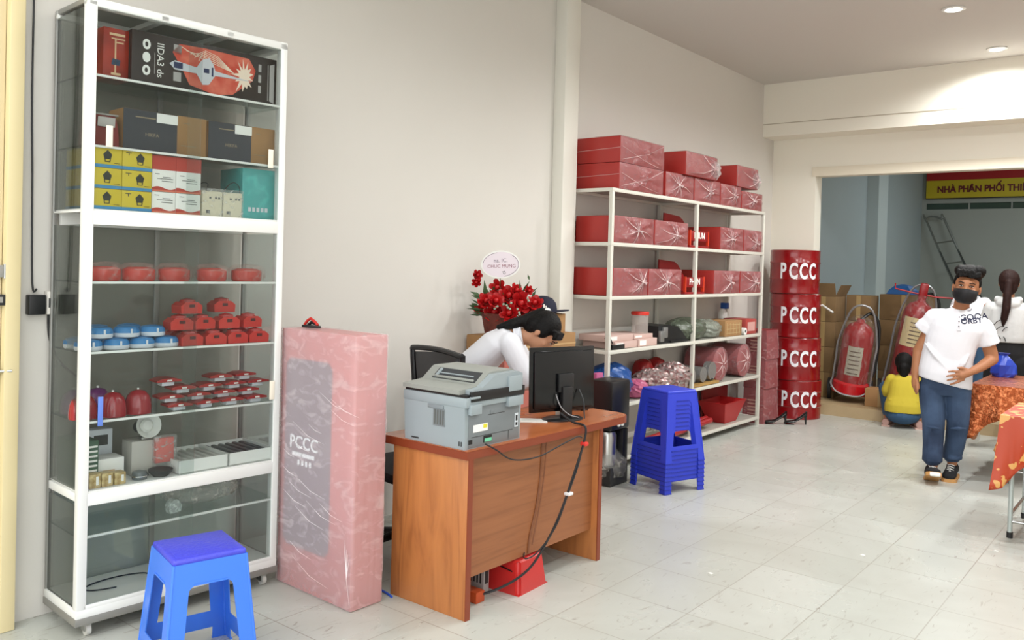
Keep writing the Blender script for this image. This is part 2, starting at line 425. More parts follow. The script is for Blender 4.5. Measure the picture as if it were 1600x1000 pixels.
for z0, z1 in ((1.695, 1.76), (.545, .607)):
    mb = MB(); mb.box(.03, CW-.03, 0, .03, z0, z1-.008, bev=.004); mb.box(.03, CW-.03, CD-.03, CD, z0, z1-.008, bev=.004)
    hh = .02 if z0 < 1 else .05
    mb.box(0, .02, .03, CD-.03, z0+hh, z1-.008, bev=.002); mb.box(CW-.02, CW, .03, CD-.03, z0+hh, z1-.008, bev=.002)
    mb.build('rail', white_metal, cb)
    MB().box(.012, CW-.012, .006, CD-.012, z1-.008, z1, bev=.001).build('shelf_board', white_metal, cb)
for z in (2.308, 2.02, 1.463, 1.175, .89, .42):
    sh = MB().box(.01, CW-.01, .016, CD-.012, z-.007, z, bev=.001).build('glass_shelf', pn, cb)
    MB().box(.02, CW-.02, .008, .016, z-.009, z+.001, bev=.001).build('shelf_edging', white_metal, sh)
for z0, z1 in ((.125, .545), (.607, 1.695), (1.76, 2.58)):
    MB().box(.006, .011, .03, CD-.02, z0, z1).build('side_glass', glass('smoked_side_glass', (.74, .74, .72), .03, .6), cb)
    MB().box(CW-.011, CW-.006, .03, CD-.02, z0, z1).build('side_glass', pn, cb)
    MB().box(.03, CW-.03, CD-.01, CD-.006, z0, z1).build('back_glass', glass('smoked_back_glass', (.80, .80, .785) if z0 > .2 else (.9, .93, .925), .05, .6) if z0 > .2 else glass('pale_back_glass', (.9, .93, .925), .05, .6), cb)
MB().box(.035, CW*.5+.03, .001, .004, .607, 1.695).build('sliding_door', pn, cb)
MB().box(CW*.5-.03, CW-.03, .0045, .0075, .607, 1.695).build('sliding_door', pn, cb)
MB().box(.035, CW*.5+.03, .001, .004, 1.76, 2.58).build('sliding_door', pn, cb)
MB().box(CW*.5-.03, CW-.03, .0045, .0075, 1.76, 2.58).build('sliding_door', pn, cb)
MB().box(.035, CW*.5+.03, .001, .004, .125, .545).build('sliding_door', pn, cb)
MB().box(CW*.5-.03, CW-.03, .0045, .0075, .125, .545).build('sliding_door', pn, cb)
mb = MB(); mb.box(.03, CW-.03, 0, .02, .12, .14, bev=.003); mb.build('bottom_track', white_metal, cb)
for x in (.06, CW-.05):
    for y in (.05, CD-.06):
        c = MB().box(x-.016, x+.016, y-.016, y+.016, .05, .062, bev=.002).box(x-.014, x-.010, y-.02, y+.02, .02, .055).box(x+.010, x+.014, y-.02, y+.02, .02, .055).build('castor', steel, cb)
        MB().tube([(x-.009, y-.008, .026), (x+.009, y-.008, .026)], .026, 20).build('wheel', mat('castor_rubber', 'c9c7c0', .5), c)
tagmat = mat('ivory_tag', 'efe6d4', .5)
for x, z, l in ((.094, 2.015, .088), (.843, 2.005, .088), (.878, .90, .09)):
    MB().box(x-.013, x+.013, -.004, .001, z, z+l, bev=.001).build('price_tag', tagmat, cb)
MB().box(.07, .09, -.004, .001, .87, .99, bev=.001).build('blue_tag', mat('blue_strip', '5f7fd0', .4), cb)['label'] = 'blue strip tag'

def carton_box(name, label, cat, x0, x1, y0, y1, z, h, mats, group=None, where=None, bev=.0015):
    """a box with its origin at the centre of its base, in the cabinet's own directions"""
    w, dp = x1-x0, y1-y0
    t = thing(name, label, cat, cab((x0+x1)/2, (y0+y1)/2, z), CTH, group)
    MB().box(-w/2, w/2, -dp/2, dp/2, 0, h, bev=bev).build('carton_body', mats, t)
    return t, w, dp, h
FR = lambda x, y, z: frame((x, y, z), (1, 0, 0), (0, 0, 1))     # text/decal facing -y
red_pack = mat('red_orange_print', 'a8321f', .4, noise=(12, .6), col2='5a130c')
dk_pack = mat('dark_brown_print', '2c201c', .4)
glowred = mat('bright_red_print', 'c43a22', .4, noise=(18, .7), col2='e8836a')
pale = mat('pale_print', 'c9ccd2', .45)
fire = mat('flame_print', 'f3e0cc', .5)
# top shelf: small tool box
t, w, dp, h = carton_box('tool_box', 'small upright red printed tool carton on the top shelf of the cabinet', 'box', .095, .2, .08, .19, 2.309, .215, [red_pack])
mb = MB(); mb.box(-.028, .036, -dp/2-.0015, -dp/2, h-.03, h-.02); mb.box(-.02, .036, -dp/2-.0015, -dp/2, h-.045, h-.04)
mb.box(.0, .03, -dp/2-.0015, -dp/2, h-.06, h-.055); mb.box(-.02, .02, -dp/2-.0015, -dp/2, .02, .03); mb.box(-.006, .0, -dp/2-.0015, -dp/2, .03, .17)
mb.build('print', mat('gold_print', 'd8b890', .5), t)
MB().plate([(-.018, -.012), (.016, -.014), (.02, .01), (-.012, .014)], t=.0015, M=FR(-.002, -dp/2, .075)).build('tool_picture', mat('blue_grey_print', '27405a', .5), t)
# long dark drill box
t, w, dp, h = carton_box('power_tool_carton', 'long dark carton with a red and white power tool picture on the top shelf', 'box', .2, .895, .05, .17, 2.309, .222, [dk_pack])
F0 = FR(0, -dp/2, 0)
def poly(mb, pts, mi=0, t=.0012, off=0.): mb.plate([(a, b) for a, b in pts], t=t, mi=mi, M=F0 @ T(0, 0, off))
mb = MB(); poly(mb, [(-.17, .16), (-.14, .2), (-.02, .205), (.2, .2), (.235, .15), (.22, .1), (.12, .02), (.03, .005), (-.09, .03), (-.13, .1)])
mb.build('red_panel', glowred, t)
mb = MB()
sp = []
for k in range(26):
    a = 2*PI*k/26; r = (.075 if k % 2 else .036)*random.uniform(.75, 1.25); sp.append((.175+r*math.cos(a)*.8, .115+r*math.sin(a)*1.05))
poly(mb, sp, 0, off=.0013)
for k in range(6):
    a = 2.3+.22*k; mb.tube([F0 @ Vector((.12, .12, .002)), F0 @ Vector((.04, .14+.008*k, .002)), F0 @ Vector((-.07+.01*k, .165+.006*k, .002)), F0 @ Vector((-.13+.02*k, .19-.012*k, .002))], .0017)
mb.build('flame_picture', fire, t)
mb = MB(); poly(mb, [(-.185, .108), (-.16, .125), (-.06, .112), (-.035, .15), (0, .165), (.02, .14), (.03, .112), (.1, .105), (.215, .095), (.1, .092), (.03, .09), (.0, .045), (-.03, .04), (-.06, .085), (-.16, .085)], 0, off=.0025)
mb.build('tool_picture', pale, t)
mb = MB(); poly(mb, [(-.025, .095), (.0, .095), (.0, .115), (-.025, .115)], 0, off=.0038); poly(mb, [(.012, .085), (.02, .085), (.02, .125), (.012, .125)], 0, off=.0038); poly(mb, [(-.165, .092), (-.125, .092), (-.125, .118), (-.165, .118)], 0, off=.0038)
mb.build('tool_marks', mat('navy_print', '202c55', .5), t)
mb = MB()
for z in (.17, .115, .06):
    pts = [(-.285+.017*math.cos(a), z+.022*math.sin(a)) for a in [2*PI*k/20 for k in range(20)]]
    hole = [(-.285+.007*math.cos(a), z+.011*math.sin(a)) for a in [2*PI*k/16 for k in range(16)]]
    poly(mb, pts) if z == .115 else mb.plate(pts, [hole], t=.0012, M=F0)
mb.build('icon_discs', white, t)
mb = MB()
for a, b in ((-.165, .155), (-.165, .035)): poly(mb, [(a, b), (a+.035, b), (a+.035, b+.04), (a, b+.04)])
for k in range(3): poly(mb, [(.25, .05+.05*k), (.265, .05+.05*k), (.265, .085+.05*k), (.25, .085+.05*k)])
poly(mb, [(.31, .02), (.335, .01), (.335, .2), (.31, .19)])
poly(mb, [(.3, .02), (.303, .02), (.303, .19), (.3, .19)]); poly(mb, [(-.25, .05), (-.248, .05), (-.248, .14), (-.25, .14)])
mb.build('label_blocks', mat('grey_print', 'a9a5a2', .5), t)
text('lettering', 'IIDA3 ds', .042, white, t, F0 @ T(-.225, .112, .001) @ rot('Z', -90), .001)
# second shelf
t = thing('alarm_unit', 'dark red rounded device with a grey paper label on the upper shelf', 'device', cab(.10, .12, 2.021), CTH)
mb = MB(); mb.rings([[Vector((x*s, y, z)) for x, y in ((-.055, -.05), (.055, -.05), (.055, .05), (-.055, .05))] for z, s in ((0, 1.15), (.06, 1.1), (.11, .95), (.135, .8))])
mb.build('shell', mat('maroon_plastic', '7c1f1a', .3), t)
MB().box(-.03, .04, -.053, -.049, .09, .13, bev=.001, M=rot('X', 6)).build('paper_label', mat('grey_label', 'b9b4b0', .6), t)
MB().box(-.05, .058, -.055, .055, .133, .14, bev=.002).build('lid', mat('grey_lid', '99948f', .5), t)
navy = mat('charcoal_print', '33353c', .5)
for i, (x0, x1, lab) in enumerate(((.178, .555, 'dark grey and brown camera carton, the left one of two on the second shelf'), (.562, .908, 'dark grey and brown camera carton, the right one of two on the second shelf'))):
    t, w, dp, h = carton_box('camera_carton', lab, 'box', x0+.002, x1-.002, .07, .22, 2.021, .178, [carton], 'dark and brown cartons on the second shelf')
    MB().box(-w/2-.0005, -w/2+w*.63, -dp/2-.001, -dp/2+.002, 0.001, h-.001).build('dark_sleeve', navy, t)
    MB().box(-w/2+w*.38, -w/2+w*.635, -dp/2-.002, -dp/2-.001, h-.045, h-.004).build('address_label', white, t)
    mb = MB(); mb.box(-w/2+.05, -w/2+w*.37, -dp/2-.002, -dp/2-.001, h-.034, h-.029); mb.box(-w/2+w*.68, w/2-.05, -dp/2-.002, -dp/2-.001, .045, .048)
    mb.box(-w/2+w*.7, w/2-.08, -dp/2-.002, -dp/2-.001, h-.033, h-.030); mb.build('print_lines', mat('tan_print', '8f8065', .5), t)
    text('lettering', 'HIKFA', .022, mat('tan_print', '8f8065', .5), t, FR(-w*.17, -dp/2-.001, h*.42), .001)
# third shelf: yellow cartons 2 x 3, red-white cartons 2 x 2
yel = mat('yellow_print', 'cdb62a', .45); blu = mat('blue_print', '3f86b4', .45); dkg = mat('black_green_print', '20241c', .5)
ytag = ['bottom', 'middle', 'top']
for i, x0 in enumerate((.038, .158)):
    x1 = (.156, .283)[i]
    for k in range(3):
        t, w, dp, h = carton_box('lamp_carton', 'yellow lamp carton with a blue band, %s row, %s column, beside the white post' % (ytag[k], ('left', 'right')[i]), 'box', x0, x1, .02, .3, 1.761+.0855*k, .0845, [yel], 'yellow lamp cartons stacked in the cabinet')
        MB().box(-w/2-.0006, w/2+.0006, -dp/2-.0008, dp/2, .0005, .014).build('blue_band', blu, t)
        mb = MB()
        cx = .012 if i else 0.
        mb.plate([(cx-.018, .055), (cx-.013, .038), (cx+.013, .038), (cx+.018, .055), (cx+.008, .066), (cx, .074), (cx-.008, .066)], t=.0012, M=FR(0, -dp/2, 0))
        mb.plate([(cx-.013, .038), (cx-.011, .024), (cx+.011, .024), (cx+.013, .038)], [[(cx-.009, .036), (cx-.008, .027), (cx+.008, .027), (cx+.009, .036)]], t=.0012, M=FR(0, -dp/2, 0))
        mb.box(w/2-.032, w/2-.008, -dp/2-.0012, -dp/2, .020, .022)
        if i: mb.box(-w/2+.014, -w/2+.038, -dp/2-.0012, -dp/2, .07, .073); mb.box(-w/2+.025, -w/2+.028, -dp/2-.0012, -dp/2, .06, .07)
        mb.build('bulb_picture', dkg, t)
rp = mat('brick_red_print', 'b3382a', .45); rp2 = mat('salmon_print', 'cf6f55', .45)
for i, (x0, x1) in enumerate(((.289, .394), (.396, .510))):
    for k in range(2):
        z = 1.761+.0915*k; hh = .0905 if k == 0 else .155
        t, w, dp, h = carton_box('speaker_carton', 'white and red carton, %s of its pair, %s column, right of the yellow cartons' % (('bottom', 'top')[k], ('left', 'right')[i]), 'box', x0, x1, .03, .28, z, hh, [white], 'white and red cartons in the cabinet')
        y = -dp/2
        mb = MB()
        if k: mb.box(-w/2-.0005, w/2+.0005, y-.0008, dp/2, h-.06, h+.0006)
        wv = [(-w/2, 0)]+[(-w/2+w*q/12, .016+.006*math.sin(PI*1.0*q/6+i)) for q in range(13)]+[(w/2, 0)]
        mb.plate(wv, t=.0012, M=FR(0, y, .0006)); mb.build('red_band', rp, t)
        mb = MB(); mb.plate([(-w/2, 0.0006), (w/2, .0006), (w/2, .009), (-w/2, .007)], t=.0018, M=FR(0, y, 0)); mb.build('salmon_band', rp2, t)
        mb = MB()
        for a, b, c in ((-.01, .04, .045), (-.03, .04, .055), (-.005, .03, .062), (-.04, -.02, .075)): mb.box(a, b, y-.0012, y, c-(0 if a != -.04 else -.0), c+.0025)
        mb.build('print_lines', gout, t)
cream_p = mat('cream_plastic', 'd9cfb4', .45)
for i, (x0, x1) in enumerate(((.53, .628), (.632, .728))):
    t, w, dp, h = carton_box('control_module', 'cream module with a looped black wire, the %s of two beside the turquoise box' % ('left', 'right')[i], 'device', x0, x1, .05, .1, 1.761, .115, [cream_p], 'cream modules in the cabinet', bev=.004)
    mb = MB()
    for a in (-.015, .012, .028): mb.box(a, a+.009, -dp/2-.0015, -dp/2, .08, .089)
    mb.box(-.03, -.012, -dp/2-.0015, -dp/2, .014, .028); mb.build('buttons', gout, t)
    MB().wire([(.02*(-1 if i == 0 else 1), 0, h), (-.01, 0, h+.03), (-.03, 0, h+.038), (-.05, 0, h+.028)] if i == 0 else [(-.035, 0, h), (-.01, 0, h+.035), (.02, 0, h+.05), (.045, 0, h+.032), (.05, 0, h)], .002, 6).build('wire', black, t)
    MB().box(-w/2-.004, w/2+.004, -dp/2-.004, dp/2+.003, .001, h+.012).build('plastic_bag', clear_film, t)
turq = film('turquoise_shrink_wrap', '59b5b2', .8, .2, (4, 4, 4)); turq_c = mat('turquoise_print', '4aa09f', .4, noise=(6, .6), col2='83c7c6')
t, w, dp, h = carton_box('turquoise_carton', 'shiny turquoise shrink-wrapped carton at the right end of its shelf', 'box', .735, .912, .06, .26, 1.761, .235, [turq_c])
MB().box(-w/2-.003, w/2+.003, -dp/2-.003, dp/2+.003, 0, h+.003, bev=.003).build('shrink_wrap', turq, t)
mb = MB()
for q in range(5): mb.box(-.06+.022*q, -.045+.022*q, -dp/2-.0045, -dp/2-.003, .035, .055)
mb.build('print', pale, t)
# shelf 1.463: five wrapped red lamps
lampred = mat('red_lens_plastic', 'cc2c1a', .2, noise=(14, .5), col2='a01e14', spec=.7)
baggy = film('shiny_clear_bag', 'e0b0a8', .1, .35, (5, 9, 9))
spots = [(.13, .1, 'first from the left'), (.28, .1, 'second from the left'), (.44, .1, 'third from the left'), (.62, .1, 'fourth from the left'), (.80, .1, 'last on the right')]
for i, (x, y, w_) in enumerate(spots):
    t = thing('beacon_lamp', 'red lamp in a shiny clear bag on the cabinet shelf, %s' % w_, 'lamp', cab(x, y+.02, 1.464), CTH, 'bagged red lamps on one shelf')
    s = 1.0 if i < 4 else 1.05
    MB().lathe([(.001, 0), (.064*s, 0), (.07*s, .008), (.07*s, .05), (.05*s, .06), (.001, .062)], seg=28, ey=.8).build('lens', lampred, t)
    mb = MB(); mb.lathe([(.001, .0), (.080*s, .0), (.086*s, .02), (.084*s, .055), (.06*s, .074), (.001, .078)], seg=14, ey=.85)
    for v in mb.bm.verts: v.co += Vector((random.uniform(-.004, .004), random.uniform(-.004, .004), random.uniform(0, .005)))
    mb.build('clear_bag', baggy, t, smooth=0)
# shelf 1.175: blue detectors and red call points
bluep = mat('blue_plastic', '2f7bb5', .3); whitep = mat('white_plastic', 'd5dae0', .4)
def detector(label, loc, rz):
    t = thing('smoke_detector', label, 'smoke detector', loc, rz, 'blue and white smoke detectors')
    MB().lathe([(.001, 0), (.05, 0), (.054, .006), (.054, .018), (.001, .018)], seg=28).build('base', whitep, t)
    MB().lathe([(.001, .018), (.0545, .018), (.053, .03), (.044, .042), (.02, .047), (.001, .048)], seg=28).build('cover', bluep, t)
    MB().box(-.004, .004, -.0565, -.053, .014, .036).build('led_strip', whitep, t)
    return t
fp = [(-.0, 'front row, leftmost behind the post')]
fr = [.06, .172, .282, .390]; br = [.11, .222, .335]
for i, x in enumerate(fr): detector('blue and white smoke detector, front bottom row, number %s from the left' % ('one', 'two', 'three', 'four')[i], cab(x, .085, 1.176), CTH)
for i, x in enumerate(fr[:4]): detector('blue and white smoke detector, rear bottom row, behind number %s of the front row' % ('one', 'two', 'three', 'four')[i], cab(x, .2, 1.176), CTH)
for i, x in enumerate(br): detector('blue and white smoke detector lying on top of the others, %s of the three' % ('left', 'middle', 'right')[i], cab(x, .10, 1.2245), CTH)
for i, x in enumerate((.14, .28)): detector('blue and white smoke detector on top at the back, %s one' % ('left', 'right')[i], cab(x, .21, 1.2245), CTH)
callred = mat('bright_red_plastic', 'c22f26', .35)
def call_point(label, loc, rz):
    t = thing('fire_call_point', label, 'alarm', loc, rz, 'red fire call points')
    mb = MB(); mb.rings([[Vector((x, -.04, z)) for x, z in ((-.05, 0), (.05, 0), (.052, .035), (.03, .052), (-.03, .052), (-.052, .035))], [Vector((x, .045, z)) for x, z in ((-.05, 0), (.05, 0), (.052, .035), (.03, .052), (-.03, .052), (-.052, .035))]])
    mb.build('housing', callred, t)
    MB().lathe([(.001, .05), (.036, .05), (.032, .062), (.001, .07)], seg=20).build('dome', mat('red_dome_plastic', 'a8231f', .2), t)
    MB().box(-.012, .014, -.0415, -.04, .028, .042).build('slot', mat('slot_maroon', '4e1412', .5), t)
    return t
for i, x in enumerate((.49, .605, .715, .825)): call_point('red fire call point in the bottom row, %s of four' % ('first from left', 'second', 'third', 'right-hand last')[i], cab(x, .075, 1.176), CTH)
for i, x in enumerate((.49, .605, .715, .825)): call_point('red fire call point in the bottom row at the back, behind the %s one' % ('first', 'second', 'third', 'last')[i], cab(x, .2, 1.176), CTH)
for i, (x, y, dz) in enumerate(((.43, .09, .0), (.54, .1, .0), (.66, .09, .0), (.78, .1, .0))): call_point('red fire call point in the upper row, %s' % ('left end above the blue detectors', 'second from left', 'third from left', 'right end')[i], cab(x+.02, y, 1.2465 if i else 1.2465), CTH + (.1 if i % 2 else -.06))
call_point('red fire call point on top of the whole pile', cab(.50, .11, 1.317), CTH+.05)
call_point('red fire call point on top at the back near the right', cab(.70, .17, 1.317-.0), CTH-.08)
# shelf .89: bell domes and detector plates
domeM = mat('glossy_crimson', '94101f', .12, coat=.5); domeP = mat('glossy_purple', '6d1a6b', .15, coat=.5)
for i, (x, y, m_, lab) in enumerate(((.05, .1, domeM, 'glossy crimson alarm bell dome at the far left of its shelf'), (.165, .085, domeM, 'glossy crimson alarm bell dome behind the blue tag'), (.165, .24, domeP, 'glossy purple alarm bell dome at the back of the shelf'), (.275, .09, domeM, 'glossy red alarm bell dome beside the flat red detectors'), (.07, .25, domeP, 'glossy purple dome half hidden behind the white post'))):
    t = thing('alarm_bell', lab, 'alarm bell', cab(x, y, .891), CTH, 'alarm bell domes on the shelf')
    r = .055
    MB().lathe([(.001, 0), (r, 0), (r, .03), (r*.95, .055), (r*.8, .078), (r*.5, .096), (.001, .103)], seg=32).build('dome', m_, t)
    MB().lathe([(.001, .102), (.007, .102), (.006, .109), (.001, .11)], seg=12).build('centre_bolt', steel, t)
flatred = mat('flat_red_plastic', '9c1d1a', .35)
def plate_dev(label, loc, rz, w=.11):
    t = thing('strobe_alarm', label, 'alarm', loc, rz, 'flat red strobe alarms with white feet')
    MB().box(-w/4, w/4, -.03, .02, 0, .018, bev=.002).build('foot', whitep, t)
    mb = MB(); mb.rings([[Vector((x, -.042, z)) for x, z in ((-w/2, .018), (w/2, .018), (w/2, .026), (w*.2, .034), (-w*.2, .034), (-w/2, .026))], [Vector((x, .045, z)) for x, z in ((-w/2, .018), (w/2, .018), (w/2, .026), (w*.2, .034), (-w*.2, .034), (-w/2, .026))]])
    mb.build('cover', flatred, t)
    MB().box(-.01, .012, -.0435, -.042, .021, .028).build('marking', white, t)
    return t
pos = ('far left', 'second from left', 'third from left', 'far right')
for lev, (x0, n, y) in enumerate(((.385, 4, .07), (.36, 4, .10), (.42, 4, .11), (.36, 4, .13))):
    for k in range(n):
        if lev == 3 and k in (1,): continue
        plate_dev('flat red strobe alarm with white foot, layer %s, %s' % (('one at the bottom', 'two', 'three', 'four on top')[lev], pos[k]), cab(x0+.055+.125*k-(.0 if lev < 3 else .0), y+.0, .891+.0345*lev), CTH+random.uniform(-.08, .08))
# board .607: horn speaker and small goods
hornp = mat('offwhite_horn_plastic', 'dcdcd6', .35)
t = thing('device_carton', 'plain grey-white carton standing under the horn speaker', 'box', cab(.32, .16, .608), CTH)
MB().box(-.055, .055, -.04, .06, 0, .15, bev=.002).build('carton_body', mat('grey_white_card', 'bdb9b1', .7), t)
t = thing('horn_speaker', 'white horn loudspeaker lying on the grey carton, its mouth facing out', 'speaker', cab(.335, .165, .7585), CTH)
M0 = T(0, 0, .056) @ rot('X', 78)
MB().lathe([(.012, -.02), (.02, 0), (.035, .03), (.056, .055), (.055, .058), (.034, .036), (.018, .01), (.001, .0)], seg=32, M=M0).build('horn', hornp, t)
MB().lathe([(.001, .012), (.026, .022), (.03, .034), (.02, .046), (.001, .05)], seg=24, M=M0).build('centre_plug', hornp, t)
MB().lathe([(.001, -.05), (.026, -.05), (.028, -.02), (.02, -.005), (.001, -.004)], seg=20, M=M0).build('driver', gout, t)
MB().box(-.02, .02, -.03, .02, 0, .012, bev=.002).build('bracket', steel, t)
t = thing('red_pouch', 'red and clear plastic pouch leaning by the grey carton', 'bag', cab(.405, .11, .608), CTH)
MB().box(-.042, .042, -.012, .012, .045, .155, bev=.004).build('card', mat('red_orange_card', 'cb3a2b', .4), t)
MB().box(-.05, .052, -.02, .018, 0, .165, bev=.006).build('clear_pouch', clear_film, t)
t = thing('green_carton', 'tall dark green carton at the left end of the ledge', 'box', cab(.06, .17, .608), CTH)
MB().box(-.045, .045, -.1, .1, 0, .19, bev=.002).build('carton_body', mat('dark_green_print', '3c5b47', .6), t)
mb = MB()
for k in range(8): mb.box(-.03, .04, -.1015, -.1, .02+.02*k, .028+.02*k)
mb.build('print_lines', white, t)
gold = mat('gold_print_carton', '9c7f46', .45, noise=(40, .8), col2='e3cf9a')
for i, (x, y, s) in enumerate(((.075, .05, .058), (.125, .05, .055), (.178, .05, .05))):
    t = thing('gold_carton', 'small gold patterned carton on the ledge, %s of three' % ('left', 'middle', 'right')[i], 'box', cab(x, y, .608), CTH, 'small gold cartons')
    MB().box(-.023, .023, -.025, .025, 0, s, bev=.001).build('carton_body', gold, t)
    MB().box(.004, .014, -.0262, -.025, .012, s-.01).build('label', white, t)
t = thing('white_carton', 'low white carton behind the gold cartons', 'box', cab(.165, .15, .608), CTH)
MB().box(-.06, .06, -.05, .05, 0, .098, bev=.002).build('carton_body', white, t)
MB().box(-.03, .02, -.0515, -.05, .04, .05).build('print_lines', mat('gold_print', 'd8b890', .5), t)
t = thing('relay_box', 'white relay box with a dark window standing at the back', 'device', cab(.18, .27, .608), CTH)
MB().box(-.05, .05, -.035, .03, 0, .2, bev=.003).build('housing', whitep, t)
MB().box(-.03, .03, -.0365, -.035, .13, .175).build('window', gout, t)
t = thing('bowl_lamp', 'dark round lamp base lying by the red pouch', 'lamp', cab(.365, .055, .608), CTH)
MB().lathe([(.001, 0), (.03, 0), (.05, .02), (.052, .03), (.03, .036), (.001, .037)], seg=24).build('base', gout, t)
t = thing('glass_lens', 'round clear lens cup on the ledge', 'lens', cab(.275, .06, .608), CTH)
MB().lathe([(.001, 0), (.03, 0), (.034, .015), (.028, .033), (.001, .04)], seg=24).build('cup', mat('smoky_plastic', '5e6466', .15), t)
MB().lathe([(.034, .013), (.037, .014), (.037, .018), (.034, .019)], seg=24).build('rim', chrome, t)
for i, (x0, x1, fill) in enumerate(((.43, .668, 0), (.672, .905, 1))):
    t = thing('parts_tray', ('open white tray of wrapped pale strips, left one of two', 'open white tray of dark ribbed strips, right one of two')[i], 'tray', cab((x0+x1)/2, .16, .608), CTH, 'white trays on the ledge')
    w = (x1-x0)/2
    mb = MB(); mb.box(-w, w, -.14, .14, 0, .004); mb.box(-w, w, -.14, -.136, 0, .058); mb.box(-w, w, .136, .14, 0, .058); mb.box(-w, -w+.004, -.14, .14, 0, .058); mb.box(w-.004, w, -.14, .14, 0, .058)
    mb.build('tray', white, t, smooth=0)
    for k in range(6):
        x = -w+.024+k*(2*w-.048)/5
        MB().box(x-.011, x+.011, -.125, .125, .01, .05, bev=.006).build('strip', (mat('pale_strip', 'd0cdc6', .35), mat('dark_strip', '4c4d4f', .35))[fill], t)
t = thing('clear_bag', 'crumpled clear plastic bag on the lower glass shelf of the cabinet', 'bag', cab(.62, .17, .421), CTH)
mb = MB(); mb.ball((0, 0, .055), (.19, .1, .054), 20)
for v in mb.bm.verts: v.co *= random.uniform(.93, 1.05); v.co.z = max(.0, v.co.z)
mb.build('film', film('milky_bag_film', 'cfcac2', .3, .5, (8, 8, 8)), t, smooth=0)
t = thing('silver_pouch', 'small shiny clear pouch beside the crumpled bag', 'bag', cab(.45, .1, .421), CTH)
mb = MB(); mb.rings([[Vector((x, y, z)) for x, y in ((-w, -.02), (w, -.02), (w, .02), (-w, .02))] for z, w in ((0, .025), (.03, .03), (.05, .02), (.06, .006))])
mb.build('film', film('silver_pouch_film', 'd5dcd8', .45, .5, (20, 20, 20)), t, smooth=0)
# coil of wire in the cabinet bottom
tag(MB().wire([cab(.25+.14*math.cos(a), .2+.06*math.sin(a), .13) for a in [k*.45 for k in range(11)]], .003, 6).build('wire', black), 'thin dark wire curled on the bottom of the cabinet', 'wire')

# ================================================================= BLUE STOOLS
stool_m = mat('blue_stool_plastic', '3c78e4', .32, spec=.6); stool_top = mat('blue_stool_top', '4347cc', .35, spec=.6, bump=(60, .4))
stk_m = mat('royal_blue_plastic', '2d3fc4', .38, spec=.5)
def stool(label, loc, rz, wb=.185, wt=.138, H=.46, m_=None, mt=None, detail=True, group=None, lbl=True, foot=.05, wtop=.085):
    t = thing('plastic_stool', label, 'stool', loc, rz, group)
    m_ = m_ or stool_m; mt = mt or m_
    side = math.hypot(H-.02, wb-wt); k = side
    def wat(v): return wb + (wt-wb)*v/k      # half width at slant height v
    def arch(v0, v1, inset, n=6):
        r = .028; L_ = []
        lo = wat(v0)-inset; hi = wat(v1)-inset*1.0
        L_ += [(-lo, v0), (lo, v0)]
        for q in range(n+1):
            a = q/n*PI/2; L_.append((hi-r+r*math.cos(a), v1-r+r*math.sin(a)))
        for q in range(n+1):
            a = PI/2+q/n*PI/2; L_.append((-hi+r+r*math.cos(a), v1-r+r*math.sin(a)))
        return L_
    th = .004
    for q in range(4):
        M = rot('Z', 90*q) @ frame((0, -wb, 0), (1, 0, 0), (0, wb-wt, H-.02))
        ins = .062
        fi = .06
        outer = [(-wb, 0), (-wb+fi, 0), (-wb+fi, foot), (wb-fi, foot), (wb-fi, 0), (wb, 0), (wt, k), (-wt, k)]
        b = MB(); b.plate(outer, [arch(.12, k-wtop, ins)], t=-th if False else th, M=M @ T(0, 0, -th))
        def lip(u0, u1, v0, v1, o=.0045): b.box(u0, u1, v0, v1, 0, o, 1, M=M)
        lip(-wb, -wb+fi, 0, .006); lip(wb-fi, wb, 0, .006); lip(-wb+fi, wb-fi, foot, foot+.006); lip(-wat(k-wtop)+ins+.02, wat(k-wtop)-ins-.02, k-wtop, k-wtop+.006, .003)
        b.build('leg_side', [m_, m_ if m_ is stool_m else mat('rim_shade_blue', '1f2f9e', .4)], t, smooth=30)  # stack rims coloured darker blue to stand for shade between nested stools
        # corner rib
        cx, cy = (wb, -wb)
        c0 = rot('Z', 90*q) @ Vector((wb-.003, -wb+.003, 0)); c1 = rot('Z', 90*q) @ Vector((wt-.003, -wt+.003, H-.02))
        MB().tube([c0, c1], .006, 8).build('leg', m_, t)
    MB().box(-wt, wt, -wt, wt, H-.026, H, bev=.011, seg=3).build('seat', mt, t)
    if detail:
        MB().box(-wt+.02, wt-.02, -wt+.02, wt-.02, H-.001, H+.0012, bev=.0008).build('seat_pattern', mt, t)
        mb = MB(); mb.plate([(-wt*.2, k-.06), (-wt*.2+.0, k-.06)][:0] or [(-.010, k-.062), (.010, k-.062), (.010, k-.034), (-.010, k-.034)], t=.0006, M=rot('Z', -90) @ frame((0, -wb, 0), (1, 0, 0), (0, wb-wt, H-.02)) @ T(.03, 0, .0005))
        if lbl: mb.build('sticker', mat('pink_sticker', 'b58ac0', .5), t)
    return t
NS = math.atan2(1.942-1.656, -2.827+2.895)       # direction of the near stool's long side
stool('bright blue plastic stool alone in front of the glass cabinet', (-2.993, 1.835, 0), NS-PI/2, .178, .138, .46, stool_m, stool_top)
sa = math.atan2(5.625-5.309, -2.718+2.848)
base = None
N = 8; cxy = (-2.96, 5.545)
for i in range(N):
    z = i*.03
    lab = ('bottom blue stool of the stack, its feet on the floor' if i == 0 else 'top blue stool of the nested stack beside the rack' if i == N-1 else 'blue stool inside the nested stack, %s from the bottom' % ('second', 'third', 'fourth', 'fifth', 'sixth', 'seventh', 'eighth')[i-1])
    if base is None:
        base = stool(lab, (cxy[0], cxy[1], z), sa-PI/2+.06, .186, .138, .504, stk_m, stk_m, False, 'stacked blue stools', foot=.085, wtop=.055)
    else: dup(base, (cxy[0], cxy[1], z), None, lab)

